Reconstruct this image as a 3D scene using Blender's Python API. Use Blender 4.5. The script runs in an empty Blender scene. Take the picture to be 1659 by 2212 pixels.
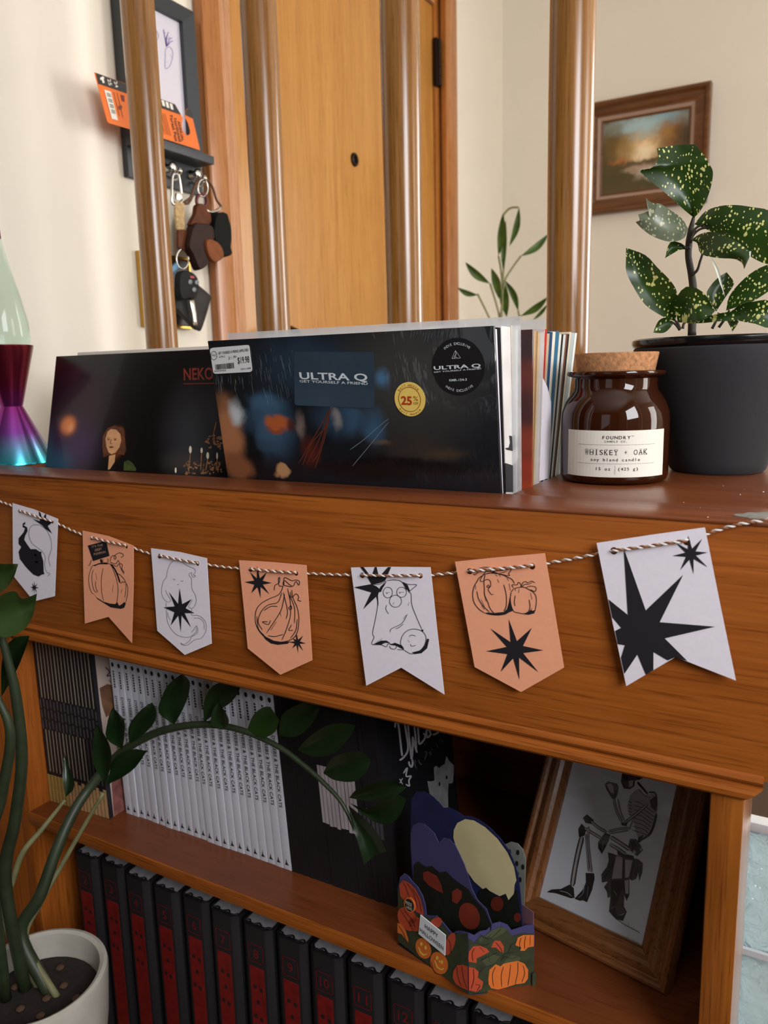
import bpy, bmesh, math, random
from mathutils import Vector, Matrix, noise
from mathutils.geometry import tessellate_polygon
random.seed(7)
SC = bpy.context.scene
COL = SC.collection
V = Vector

# ---------------------------------------------------------------- camera
FPX, YAW, PITCH, ROLL = 1687.27, 0.51646, 0.17765, -0.02487
CAM = V((0.3644, -0.5870, 0.1091))
IW, IH = 1659.0, 2212.0
_f = V((-math.sin(YAW) * math.cos(PITCH), math.cos(YAW) * math.cos(PITCH), -math.sin(PITCH)))
_r = V((math.cos(YAW), math.sin(YAW), 0))
_u = _r.cross(_f)
CR = math.cos(ROLL) * _r + math.sin(ROLL) * _u
CU = -math.sin(ROLL) * _r + math.cos(ROLL) * _u
CF = _f
cd = bpy.data.cameras.new('camera')
cam = bpy.data.objects.new('camera', cd)
COL.objects.link(cam)
cam.matrix_world = Matrix(((CR.x, CU.x, -CF.x, CAM.x), (CR.y, CU.y, -CF.y, CAM.y), (CR.z, CU.z, -CF.z, CAM.z), (0, 0, 0, 1)))
cd.sensor_fit = 'HORIZONTAL'
cd.sensor_width = 36.0
cd.lens = FPX / IW * 36.0
cd.clip_start = 0.02
cd.dof.use_dof = True
cd.dof.focus_distance = 0.74
cd.dof.aperture_fstop = 11.0
SC.camera = cam

# ---------------------------------------------------------------- world, lights, exposure
SC.view_settings.view_transform = 'Standard'
SC.view_settings.look = 'None'
SC.view_settings.gamma = 1.0
SC.view_settings.use_curve_mapping = False
SC.view_settings.exposure = 0.03
wd = bpy.data.worlds.new('world')
SC.world = wd
wd.use_nodes = True
wd.node_tree.nodes['Background'].inputs[0].default_value = (0.75, 0.85, 1.0, 1)
wd.node_tree.nodes['Background'].inputs[1].default_value = 0.6

def area(name, loc, target, sx, sy, energy, color):
    l = bpy.data.lights.new(name, 'AREA')
    l.shape = 'RECTANGLE'
    l.size, l.size_y = sx, sy
    l.energy = energy
    l.color = color
    o = bpy.data.objects.new(name, l)
    COL.objects.link(o)
    o.location = loc
    o.rotation_euler = (V(target) - V(loc)).to_track_quat('-Z', 'Y').to_euler()
    return o

area('daylight_entry_window', (1.40, 2.10, 0.62), (1.40, 0.0, 0.50), 0.85, 1.05, 33, (1.0, 0.975, 0.94))
area('daylight_living_window', (1.405, -0.90, 0.50), (0.0, -0.90, 0.30), 0.9, 1.1, 54, (0.95, 0.965, 1.0))
area('daylight_street_window', (-0.12, -2.93, 0.50), (-0.05, 0.0, 0.05), 0.9, 1.2, 3.0, (0.92, 0.95, 1.0))
area('hall_fill_light', (2.40, 0.75, 0.55), (-0.30, 1.30, 0.50), 0.9, 1.2, 32, (1.0, 0.975, 0.94))  # added fill light for the back wall; no window known there

# ---------------------------------------------------------------- pixel rays
def ray(px, py):
    return CF + CR * ((px - IW / 2) / FPX) - CU * ((py - IH / 2) / FPX)
def Py(px, py, y):
    d = ray(px, py); return CAM + d * ((y - CAM.y) / d.y)
def Px(px, py, x):
    d = ray(px, py); return CAM + d * ((x - CAM.x) / d.x)
def Pz(px, py, z):
    d = ray(px, py); return CAM + d * ((z - CAM.z) / d.z)
def T(x0, y0, s):
    return lambda *a: [(x0 + a[i] / s, y0 + a[i + 1] / s) for i in range(0, len(a), 2)]

class Surf:
    """a real plane in the room: point o, normal n (towards the viewer)"""
    def __init__(self, o, n):
        self.o, self.n = V(o), V(n).normalized()
        if self.n.dot(CAM - self.o) < 0: self.n = -self.n
    def p(self, q, off=0.0):
        d = ray(*q)
        t = (self.o - CAM).dot(self.n) / d.dot(self.n)
        return CAM + d * t + self.n * off

# ---------------------------------------------------------------- object helpers
WLOC = {}
def mk(name, verts, faces, mat, parent=None, smooth=False, origin=None):
    verts = [V(v) for v in verts]
    lo = V((min(v[i] for v in verts) for i in range(3)))
    hi = V((max(v[i] for v in verts) for i in range(3)))
    c = V(origin) if origin is not None else (lo + hi) / 2
    me = bpy.data.meshes.new(name)
    me.from_pydata([v - c for v in verts], [], faces)
    me.update()
    if smooth:
        me.polygons.foreach_set('use_smooth', [True] * len(me.polygons))
    if mat is not None: me.materials.append(mat)
    o = bpy.data.objects.new(name, me)
    COL.objects.link(o)
    WLOC[o] = c
    if parent is not None:
        o.parent = parent
        o.location = c - WLOC[parent]
    else:
        o.location = c
    return o
def tag(o, label=None, cat=None, group=None, kind=None):
    if label: o['label'] = label
    if cat: o['category'] = cat
    if group: o['group'] = group
    if kind: o['kind'] = kind
    return o
def thing(name, loc, label, cat, group=None):
    o = bpy.data.objects.new(name, None)
    o.empty_display_size = 0.02
    COL.objects.link(o)
    o.location = loc
    WLOC[o] = V(loc)
    return tag(o, label, cat, group)
def struct(o):
    o['kind'] = 'structure'; return o
def fixn(o):
    bm = bmesh.new(); bm.from_mesh(o.data)
    bmesh.ops.recalc_face_normals(bm, faces=bm.faces)
    bm.to_mesh(o.data); bm.free()
    return o
def autosmooth(o, deg=40):
    me = o.data
    me.polygons.foreach_set('use_smooth', [True] * len(me.polygons))
    try: me.set_sharp_from_angle(angle=math.radians(deg))
    except Exception: pass
    return o

BOXF = [(0, 1, 3, 2), (4, 6, 7, 5), (0, 4, 5, 1), (2, 3, 7, 6), (0, 2, 6, 4), (1, 5, 7, 3)]
def boxv(lo, hi):
    return [(x, y, z) for x in (lo[0], hi[0]) for y in (lo[1], hi[1]) for z in (lo[2], hi[2])]
def bev(o, w, seg=2):
    bm = bmesh.new(); bm.from_mesh(o.data)
    bmesh.ops.recalc_face_normals(bm, faces=bm.faces)
    bmesh.ops.bevel(bm, geom=list(bm.edges), offset=w, segments=seg, affect='EDGES', profile=0.6, clamp_overlap=True)
    bm.to_mesh(o.data); bm.free()
    return autosmooth(o, 35)
def box(name, lo, hi, mat, parent=None, b=0.0, seg=2):
    o = mk(name, boxv(lo, hi), BOXF, mat, parent)
    return bev(o, b, seg) if b > 0 else fixn(o)
def hexa(name, pts8, mat, parent=None, b=0.0):
    """pts8: bottom 4 (ccw) then top 4"""
    o = mk(name, pts8, [(0, 3, 2, 1), (4, 5, 6, 7), (0, 1, 5, 4), (1, 2, 6, 5), (2, 3, 7, 6), (3, 0, 4, 7)], mat, parent)
    return bev(o, b) if b > 0 else fixn(o)
def lathe(name, prof, c, mat, parent=None, segs=40, deg=40):
    vs, fs, rings = [], [], []
    for r, z in prof:
        if r < 1e-6:
            rings.append([len(vs)]); vs.append((c[0], c[1], c[2] + z))
        else:
            k0 = len(vs)
            for i in range(segs):
                a = 2 * math.pi * i / segs
                vs.append((c[0] + r * math.cos(a), c[1] + r * math.sin(a), c[2] + z))
            rings.append(list(range(k0, k0 + segs)))
    for a, b in zip(rings, rings[1:]):
        for i in range(segs):
            j = (i + 1) % segs
            if len(a) == 1 and len(b) == 1: continue
            if len(a) == 1: fs.append((a[0], b[j], b[i]))
            elif len(b) == 1: fs.append((a[i], a[j], b[0]))
            else: fs.append((a[i], a[j], b[j], b[i]))
    o = mk(name, vs, fs, mat, parent)
    fixn(o)
    return autosmooth(o, deg)
def crom(pts, n=6):
    pts = [V(p) for p in pts]
    if len(pts) < 3: return pts
    out = []
    P = [pts[0] * 2 - pts[1]] + pts + [pts[-1] * 2 - pts[-2]]
    for i in range(1, len(P) - 2):
        a, b, c, d = P[i - 1], P[i], P[i + 1], P[i + 2]
        for k in range(n):
            t = k / n
            out.append(0.5 * ((2 * b) + (c - a) * t + (2 * a - 5 * b + 4 * c - d) * t * t + (-a + 3 * b - 3 * c + d) * t ** 3))
    out.append(pts[-1])
    return out
def tubev(pts, rad, segs=10, caps=True):
    pts = [V(p) for p in pts]
    n = len(pts)
    rr = rad if isinstance(rad, (list, tuple)) else [rad] * n
    if len(rr) != n:
        rr = [rr[min(len(rr) - 1, int(i / (n - 1) * (len(rr) - 1)))] + (rr[min(len(rr) - 1, int(i / (n - 1) * (len(rr) - 1)) + 1)] - rr[min(len(rr) - 1, int(i / (n - 1) * (len(rr) - 1)))]) * ((i / (n - 1) * (len(rr) - 1)) % 1) for i in range(n)]
    vs, fs = [], []
    t0 = (pts[1] - pts[0]).normalized()
    nrm = t0.orthogonal().normalized()
    for i, p in enumerate(pts):
        t = (pts[min(i + 1, n - 1)] - pts[max(i - 1, 0)]).normalized()
        nrm = (nrm - t * nrm.dot(t)).normalized()
        bn = t.cross(nrm)
        for k in range(segs):
            a = 2 * math.pi * k / segs
            vs.append(p + (nrm * math.cos(a) + bn * math.sin(a)) * rr[i])
    for i in range(n - 1):
        for k in range(segs):
            j = (k + 1) % segs
            fs.append((i * segs + k, i * segs + j, (i + 1) * segs + j, (i + 1) * segs + k))
    if caps:
        fs.append(tuple(range(segs))[::-1]); fs.append(tuple(range((n - 1) * segs, n * segs)))
    return vs, fs
def tube(name, pts, rad, mat, parent=None, segs=10, sm=6):
    p = crom(pts, sm) if sm else pts
    vs, fs = tubev(p, rad, segs)
    return mk(name, vs, fs, mat, parent, smooth=True)
def merge(parts):
    vs, fs = [], []
    for v, f in parts:
        k = len(vs); vs += list(v); fs += [tuple(i + k for i in q) for q in f]
    return vs, fs

# flat prints and plates on a Surf, outline given where it stands
def tess(loops):
    flat = [p for l in loops for p in l]
    tris = tessellate_polygon([[V((p[0], p[1], 0)) for p in l] for l in loops])
    return flat, [tuple(t) for t in tris]
def prt(surf, loops, off):
    flat, tris = tess(loops)
    return [surf.p(q, off) for q in flat], tris
def plate(name, surf, loops, off, th, mat, parent=None):
    """a sheet of real thickness th; front at off"""
    flat, tris = tess(loops)
    n = len(flat)
    vs = [surf.p(q, off) for q in flat] + [surf.p(q, off) - surf.n * th for q in flat]
    fs = list(tris) + [tuple(i + n for i in t[::-1]) for t in tris]
    k = 0
    for l in loops:
        m = len(l)
        for i in range(m):
            j = (i + 1) % m
            fs.append((k + i, k + j, n + k + j, n + k + i))
        k += m
    o = mk(name, vs, fs, mat, parent)
    return fixn(o)
def inkpoly(surf, polys, off):
    return merge([prt(surf, p if isinstance(p[0][0], (list, tuple)) else [p], off) for p in polys])
def ink(surf, lines, w, off, sm=5):
    """strokes: list of polylines (picture points) or (polyline, width)"""
    out = []
    for L in lines:
        ww = w
        if isinstance(L, tuple) and isinstance(L[0], list): L, ww = L
        if sm and len(L) > 2:
            L = [(q.x, q.y) for q in crom([(a, b, 0) for a, b in L], sm)]
        a, b = [], []
        n = len(L)
        for i in range(n):
            dx = L[min(i + 1, n - 1)][0] - L[max(i - 1, 0)][0]
            dy = L[min(i + 1, n - 1)][1] - L[max(i - 1, 0)][1]
            l = math.hypot(dx, dy) or 1
            h = ww / 2 * (0.55 if i in (0, n - 1) else 1)
            a.append((L[i][0] - dy / l * h, L[i][1] + dx / l * h))
            b.append((L[i][0] + dy / l * h, L[i][1] - dx / l * h))
        vs = [surf.p(q, off) for q in a + b]
        out.append((vs, [(i, i + 1, n + i + 1, n + i) for i in range(n - 1)]))
    return merge(out)
STROKES = {'film_creases', 'spine_print', 'white_print', 'chandelier_print', 'spine_pattern', 'fine_print', 'barcode_print', 'dots_print', 'paint_flecks', 'sticker_print', 'ink_lines'}
def printed(name, geo, mat, parent):
    vs, fs = merge(geo) if isinstance(geo, list) else geo
    o = mk(name, vs, fs, mat, parent)
    if name in STROKES: o['kind'] = 'stuff'
    return o
def ell(cx, cy, rx, ry, n=28, rot=0.0, a0=0, a1=360):
    c, s = math.cos(math.radians(rot)), math.sin(math.radians(rot))
    out = []
    full = abs(a1 - a0) >= 360
    m = n if full else n + 1
    for i in range(m):
        a = math.radians(a0 + (a1 - a0) * i / n)
        x, y = rx * math.cos(a), ry * math.sin(a)
        out.append((cx + x * c - y * s, cy + x * s + y * c))
    return out
def star(c, tips, rin):
    out = []
    n = len(tips)
    for i in range(n):
        t, u = tips[i], tips[(i + 1) % n]
        out.append(t)
        a = V((t[0] - c[0], t[1] - c[1])).normalized(); b = V((u[0] - c[0], u[1] - c[1])).normalized()
        m = (a + b).normalized()
        out.append((c[0] + m.x * rin, c[1] + m.y * rin))
    return out

_fc = {}
def glyphs(s, bold=0.0):
    k = (s, bold)
    if k not in _fc:
        cu = bpy.data.curves.new('t', 'FONT')
        cu.body = s; cu.offset = bold; cu.resolution_u = 3
        o = bpy.data.objects.new('t', cu)
        COL.objects.link(o)
        dg = bpy.context.evaluated_depsgraph_get()
        me = bpy.data.meshes.new_from_object(o.evaluated_get(dg))
        vs = [(v.co.x, v.co.y) for v in me.vertices]
        fs = [tuple(p.vertices) for p in me.polygons]
        bpy.data.objects.remove(o); bpy.data.curves.remove(cu); bpy.data.meshes.remove(me)
        _fc[k] = (vs, fs)
    return _fc[k]
def lettering(s, A, B, C, bold=0.0):
    """A,B: world points at the ends of the baseline, C: top of a capital above A"""
    vs, fs = glyphs(s, bold)
    x0 = min(v[0] for v in vs); x1 = max(v[0] for v in vs)
    caph = 0.729
    e1 = (B - A) / (x1 - x0); e2 = (C - A) / caph
    return [A + e1 * (v[0] - x0) + e2 * v[1] for v in vs], fs
def ptext(surf, s, a, b, c, off, bold=0.0):
    return lettering(s, surf.p(a, off), surf.p(b, off), surf.p(c, off), bold)
def arctext(s, c, eu, ev, R, h, a_mid, spread, flip=False, bold=0.0):
    """letters set on a circle about world point c in the plane eu, ev"""
    parts = []
    n = len(s)
    for i, ch in enumerate(s):
        if ch == ' ': continue
        f = (i - (n - 1) / 2) / n
        a = math.radians(a_mid + (f * spread if flip else -f * spread))
        rad = eu * math.cos(a) + ev * math.sin(a)
        tan = (eu * math.sin(a) - ev * math.cos(a)) * (-1 if flip else 1)
        up = rad * (-1 if flip else 1)
        vs, fs = glyphs(ch, bold)
        xm = (min(v[0] for v in vs) + max(v[0] for v in vs)) / 2
        base = c + rad * R
        parts.append(([base + tan * ((v[0] - xm) * h) + up * (v[1] * h) for v in vs], fs))
    return merge(parts)

# ---------------------------------------------------------------- materials
def lin(h):
    if isinstance(h, str):
        h = h.lstrip('#'); h = tuple(int(h[i:i + 2], 16) for i in (0, 2, 4))
    return tuple(((c / 255) / 12.92 if c / 255 <= 0.04045 else ((c / 255 + 0.055) / 1.055) ** 2.4) for c in h) + (1.0,)
class NT:
    def __init__(self, name):
        self.m = bpy.data.materials.new(name)
        self.m.use_nodes = True
        self.t = self.m.node_tree
        self.b = self.t.nodes['Principled BSDF']
        self.out = self.t.nodes['Material Output']
    def n(self, typ, ins=None, **kw):
        x = self.t.nodes.new(typ)
        for k, v in kw.items(): setattr(x, k, v)
        for k, v in (ins or {}).items():
            if isinstance(v, bpy.types.NodeSocket): self.t.links.new(v, x.inputs[k])
            else: x.inputs[k].default_value = v
        return x
    def set(self, **kw):
        for k, v in kw.items():
            k = k.replace('_', ' ')
            if isinstance(v, bpy.types.NodeSocket): self.t.links.new(v, self.b.inputs[k])
            else: self.b.inputs[k].default_value = v
        return self
    def ramp(self, fac, stops):
        r = self.n('ShaderNodeValToRGB', {'Fac': fac})
        e = r.color_ramp.elements
        while len(e) < len(stops): e.new(0.5)
        for i, (p, c) in enumerate(stops):
            e[i].position = p; e[i].color = c
        return r.outputs['Color']
    def obj(self): return self.n('ShaderNodeTexCoord').outputs['Object']
    def noise(self, vec, scale, detail=3, rough=0.5, dist=0.0):
        return self.n('ShaderNodeTexNoise', {'Vector': vec, 'Scale': scale, 'Detail': detail, 'Roughness': rough, 'Distortion': dist}).outputs['Fac']
    def map(self, vec, scale=(1, 1, 1), loc=(0, 0, 0), rot=(0, 0, 0)):
        return self.n('ShaderNodeMapping', {'Vector': vec, 'Scale': scale, 'Location': loc, 'Rotation': rot}).outputs[0]
    def mix(self, fac, a, b, mode='MIX'):
        x = self.n('ShaderNodeMix', data_type='RGBA', blend_type=mode)
        for i, v in ((0, fac), (6, a), (7, b)):
            if isinstance(v, bpy.types.NodeSocket): self.t.links.new(v, x.inputs[i])
            else: x.inputs[i].default_value = v
        return x.outputs[2]
    def math(self, op, a, b=0.0, c=0.0, clamp=False):
        x = self.n('ShaderNodeMath', operation=op, use_clamp=clamp)
        for i, v in enumerate((a, b, c)):
            if isinstance(v, bpy.types.NodeSocket): self.t.links.new(v, x.inputs[i])
            else: x.inputs[i].default_value = v
        return x.outputs[0]
    def bump(self, h, strength=0.2, dist=0.001):
        return self.n('ShaderNodeBump', {'Height': h, 'Strength': strength, 'Distance': dist}).outputs[0]
def mat(name, col, rough=0.6, metal=0.0, spec=0.5, var=0.0, vs=30.0, bump=0.0, bs=300.0, **kw):
    t = NT(name)
    c = lin(col)
    t.set(Base_Color=c, Roughness=rough, Metallic=metal, Specular_IOR_Level=spec)
    if var or bump: ob = t.obj()
    if var:
        f = t.noise(ob, vs, 4)
        d = tuple(x * (1 - var) for x in c[:3]) + (1,)
        l = tuple(min(1, x * (1 + var)) for x in c[:3]) + (1,)
        t.set(Base_Color=t.ramp(f, [(0.3, d), (0.7, l)]))
    if bump:
        t.set(Normal=t.bump(t.noise(ob, bs, 3), bump, 0.002))
    t.set(**kw)
    return t.m
def wood(name, dark, light, axis='x', rough=0.35, scale=1.0, coat=0.3, knots=True, contrast=1.0, spec=0.35):
    t = NT(name)
    rnd = t.n('ShaderNodeObjectInfo').outputs['Random']
    ofs = t.n('ShaderNodeVectorMath', {0: t.obj(), 1: t.n('ShaderNodeCombineXYZ', {0: t.math('MULTIPLY', rnd, 7.1), 1: t.math('MULTIPLY', rnd, 3.7), 2: t.math('MULTIPLY', rnd, 5.3)}).outputs[0]}, operation='ADD').outputs[0]
    along, acr = 2.2 * scale, 40 * scale
    sc = {'x': (along, acr, acr), 'y': (acr, along, acr), 'z': (acr, acr, along)}[axis]
    fine = {'x': (9 * scale, 320 * scale, 320 * scale), 'y': (320 * scale, 9 * scale, 320 * scale), 'z': (320 * scale, 320 * scale, 9 * scale)}[axis]
    warp = t.noise(t.map(ofs, tuple(2.5 * scale if s > 5 * scale else 1.2 * scale for s in sc)), 1.0, 2)
    wv = t.n('ShaderNodeVectorMath', {0: t.map(ofs, sc), 1: t.n('ShaderNodeCombineXYZ', {0: t.math('MULTIPLY', warp, 2.2), 1: t.math('MULTIPLY', warp, 2.2), 2: t.math('MULTIPLY', warp, 2.2)}).outputs[0]}, operation='ADD').outputs[0]
    g1 = t.noise(wv, 1.0, 4, 0.55, 0.4)
    g2 = t.noise(t.map(ofs, fine), 1.0, 3, 0.6)
    g = t.math('ADD', t.math('MULTIPLY', g1, 0.55), t.math('MULTIPLY', g2, 0.45))
    lo, hi = lin(dark), lin(light)
    mid = tuple((a + b) / 2 for a, b in zip(lo, hi))
    d = 0.16 / contrast
    c = t.ramp(g, [(0.5 - d, lo), (0.5, mid), (0.5 + d, hi)])
    # short dark pores along the grain
    pore = t.noise(t.map(ofs, tuple(s * 2.0 for s in fine)), 1.0, 2, 0.5)
    pm = t.ramp(pore, [(0.32, (1, 1, 1, 1)), (0.42, (0, 0, 0, 1))])
    c = t.mix(t.math('MULTIPLY', pm, 0.42), c, tuple(x * 0.45 for x in lo[:3]) + (1,))
    if knots:
        bl = t.noise(ofs, 5.0 * scale, 2, 0.5, 0.5)
        km = t.ramp(bl, [(0.62, (0, 0, 0, 1)), (0.78, (1, 1, 1, 1))])
        c = t.mix(t.math('MULTIPLY', km, 0.35), c, tuple(x * 0.6 for x in lo[:3]) + (1,))
    rr = t.n('ShaderNodeMapRange', {'Value': g2, 'From Min': 0.3, 'From Max': 0.7, 'To Min': rough - 0.05, 'To Max': rough + 0.1}).outputs[0]
    t.set(Base_Color=c, Roughness=rr, Specular_IOR_Level=spec, Coat_Weight=coat, Coat_Roughness=0.22, Normal=t.bump(g, 0.10, 0.0012))
    return t.m
def art(name, base, blobs, ax=(0, 2), rough=0.4, wob=0.0, ws=20.0, coat=0.0, bump=None, spec=0.5):
    """a flat printed picture: soft colour patches (cu, cv, ru, rv, colour, softness, strength) in the sheet's own metres"""
    t = NT(name)
    ob = t.obj()
    if wob:
        nz = t.n('ShaderNodeTexNoise', {'Vector': ob, 'Scale': ws, 'Detail': 4.0})
        ob2 = t.n('ShaderNodeVectorMath', {0: nz.outputs['Color'], 1: (0.5, 0.5, 0.5)}, operation='SUBTRACT').outputs[0]
        ob2 = t.n('ShaderNodeVectorMath', {0: ob2, 3: wob}, operation='SCALE').outputs[0]
        obw = t.n('ShaderNodeVectorMath', {0: ob, 1: ob2}, operation='ADD').outputs[0]
    else: obw = ob
    c = None
    for (cu, cv, ru, rv, col, soft, st) in blobs:
        ctr = [0, 0, 0]; inv = [0, 0, 0]
        ctr[ax[0]] = cu; ctr[ax[1]] = cv; inv[ax[0]] = 1 / ru; inv[ax[1]] = 1 / rv
        d = t.n('ShaderNodeVectorMath', {0: obw, 1: tuple(ctr)}, operation='SUBTRACT').outputs[0]
        d = t.n('ShaderNodeVectorMath', {0: d, 1: tuple(inv)}, operation='MULTIPLY').outputs[0]
        L = t.n('ShaderNodeVectorMath', {0: d}, operation='LENGTH').outputs['Value']
        f = t.n('ShaderNodeMapRange', {'Value': L, 'From Min': 1.0 - soft, 'From Max': 1.0, 'To Min': st, 'To Max': 0.0}, interpolation_type='SMOOTHSTEP').outputs[0]
        c = t.mix(f, c if c is not None else lin(base), lin(col))
    if c is not None: t.set(Base_Color=c)
    else: t.set(Base_Color=lin(base))
    t.set(Roughness=rough, Specular_IOR_Level=spec, Coat_Weight=coat, Coat_Roughness=0.06)
    if bump:
        sc, st = bump
        h = t.noise(t.map(t.obj(), sc), 1.0, 3, 0.6, 0.6)
        h = t.math('MULTIPLY', h, t.ramp(t.noise(t.obj(), 11.0, 2), [(0.42, (0.12, 0.12, 0.12, 1)), (0.62, (1, 1, 1, 1))]))
        nb = t.bump(h, st, 0.004)
        t.t.links.new(nb, t.b.inputs['Coat Normal'])
    return t.m

M_WALL = mat('plaster_cream', '#e9e1d2', 0.85, var=0.02, vs=6, bump=0.05, bs=60)
M_CEIL = mat('ceiling_white', '#f4f1ea', 0.9)
M_FLOOR = wood('floor_boards', '#2e1d11', '#4a3019', 'y', 0.4)
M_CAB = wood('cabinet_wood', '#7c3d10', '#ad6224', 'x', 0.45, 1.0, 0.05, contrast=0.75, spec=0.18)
M_CABV = wood('cabinet_wood_upright', '#7c3d10', '#ad6224', 'z', 0.45, 1.0, 0.05, contrast=0.75, spec=0.18)
M_CABY = wood('cabinet_wood_depth', '#6e3509', '#9c571b', 'y', 0.36, 1.0, 0.25)
M_TOP = wood('cabinet_wood_dark_reflection', '#5c2c13', '#7e4321', 'x', 0.34, 1.0, 0.2, contrast=0.5, spec=0.3)  # darker copy of the cabinet wood; paints the dark reflection on level faces
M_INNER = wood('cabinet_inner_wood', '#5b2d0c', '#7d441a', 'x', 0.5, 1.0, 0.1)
M_POST = wood('post_wood', '#6e4418', '#98662b', 'z', 0.24, 1.0, 0.6, contrast=0.8)
M_DOOR = wood('door_veneer', '#a86c28', '#cf964e', 'z', 0.36, 0.7, 0.25, knots=False, contrast=0.55)
M_TRIM = wood('door_trim_wood', '#94531d', '#bf7b38', 'z', 0.28, 0.9, 0.5, knots=False, contrast=0.8)
M_PINK = wood('door_jamb_wood', '#ad744c', '#cf9a72', 'z', 0.25, 0.9, 0.5, knots=False, contrast=0.7)
M_ROOMD = mat('room_wall_olive', '#5c5347', 0.85)
M_STILE = wood('stile_varnished', '#6e3509', '#a9621f', 'z', 0.3, 1.0, 1.0, contrast=0.75)
M_WHITE = mat('paper_white', '#e8e0e9', 0.75, var=0.02, vs=200)
M_PEACH = mat('paper_peach', '#f2a580', 0.75, var=0.02, vs=200)
M_INK = mat('ink_black', '#17141a', 0.65)
M_INKG = mat('ink_grey', '#6b666c', 0.7)
M_BLACK = mat('satin_black', '#121113', 0.4)
M_BLKBOOK = mat('book_black', '#17161a', 0.5, var=0.08, vs=40)
M_PAGE = mat('page_edge', '#cfc9bd', 0.85, var=0.05, vs=400)
M_STEEL = mat('nickel', '#c9c4bb', 0.18, 1.0)
M_BRASS = mat('brass', '#c9a050', 0.3, 1.0)
M_IRON = mat('dark_bronze', '#2c2019', 0.4, 0.8)
# ================================================================ the room
XW, YB, XR, YF, ZF, ZC = -0.68, 2.15, 2.45, -3.0, -0.88, 1.56
struct(box('floor', (-2.7, YF - .1, ZF - .06), (XR + .1, YB + .1, ZF), M_FLOOR))
struct(box('ceiling', (-2.7, YF - .1, ZC), (XR + .1, YB + .1, ZC + .06), M_CEIL))
DY0, DY1, DZ = 0.652, 1.665, 1.17
vs, fs = merge([(boxv(a, b), BOXF) for a, b in (
    ((XW - .1, -.03, ZF), (XW, DY0, ZC)), ((XW - .1, DY1, ZF), (XW, YB, ZC)), ((XW - .1, DY0, DZ), (XW, DY1, ZC)))])
struct(fixn(mk('wall_left', vs, fs, M_WALL)))
WX0, WX1, WZ0, WZ1 = 0.96, 1.84, 0.08, 1.16
vs, fs = merge([(boxv(a, b), BOXF) for a, b in (
    ((XW, YB, ZF), (WX0, YB + .1, ZC)), ((WX1, YB, ZF), (XR, YB + .1, ZC)), ((WX0, YB, WZ1), (WX1, YB + .1, ZC)), ((WX0, YB, ZF), (WX1, YB + .1, WZ0)))])
struct(fixn(mk('wall_back', vs, fs, M_WALL)))
struct(box('wall_right', (XR, YF, ZF), (XR + .1, YB, ZC), M_WALL))
struct(box('wall_front', (-2.6, YF - .1, ZF), (XR, YF, ZC), M_ROOMD))
struct(box('wall_living', (-2.7, YF, ZF), (-2.6, .07, ZC), M_ROOMD))
struct(box('wall_return', (-2.6, -.03, ZF), (XW - .1, .07, ZC), M_ROOMD))
win = struct(box('window_1', (WX0 - .05, YB - .02, WZ0 - .05), (WX1 + .05, YB - .002, WZ0), M_CEIL))
M_PANE = mat('window_pane', '#dfe9f2', 0.05, Transmission_Weight=1.0)
for a, b in (((WX0 - .05, YB - .02, WZ1), (WX1 + .05, YB - .002, WZ1 + .05)), ((WX0 - .05, YB - .02, WZ0), (WX0, YB - .002, WZ1)), ((WX1, YB - .02, WZ0), (WX1 + .05, YB - .002, WZ1))):
    box('window_frame', a, b, M_CEIL, win)
box('pane', (WX0, YB + .05, WZ0), (WX1, YB + .055, WZ1), M_PANE, win)
for k in range(13):
    z = WZ0 + 0.06 + k * 0.078
    box('blind_slat', (WX0 + .03, YB - .075, z), (WX1 - .03, YB - .052, z + .0015), M_CEIL, win)

for n_, (xa, xb, za, zb_) in ((2, (-.60, .36, -.13, 1.13)),):  # the window behind the camera
    w_ = struct(box('window_%d' % n_, (xa - .05, YF + .0005, za - .05), (xb + .05, YF + .03, za), M_CEIL))
    box('window_frame', (xa - .05, YF + .0005, zb_), (xb + .05, YF + .03, zb_ + .05), M_CEIL, w_)
    box('window_frame', (xa - .05, YF + .0005, za), (xa, YF + .03, zb_), M_CEIL, w_)
    box('window_frame', (xb, YF + .0005, za), (xb + .05, YF + .03, zb_), M_CEIL, w_)

def sidewindow(n_, x, ya, yb_, za, zb_):
    w_ = struct(box('window_%d' % n_, (x - .03, ya - .05, za - .05), (x - .0005, yb_ + .05, za), M_CEIL))
    box('window_frame', (x - .03, ya - .05, zb_), (x - .0005, yb_ + .05, zb_ + .05), M_CEIL, w_)
    box('window_frame', (x - .03, ya - .05, za), (x - .0005, ya, zb_), M_CEIL, w_)
    box('window_frame', (x - .03, yb_, za), (x - .0005, yb_ + .05, zb_), M_CEIL, w_)
struct(box('added_partition', (1.43, YF, ZF), (1.53, -.28, ZC), M_WALL))  # partition added to carry the living-room area light
sidewindow(3, 1.43, -1.37, -.43, -.07, 1.07)  # frame added on that partition around its light
sidewindow(4, XR, .28, 1.22, -.07, 1.17)  # frame added round the hall fill light

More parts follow.
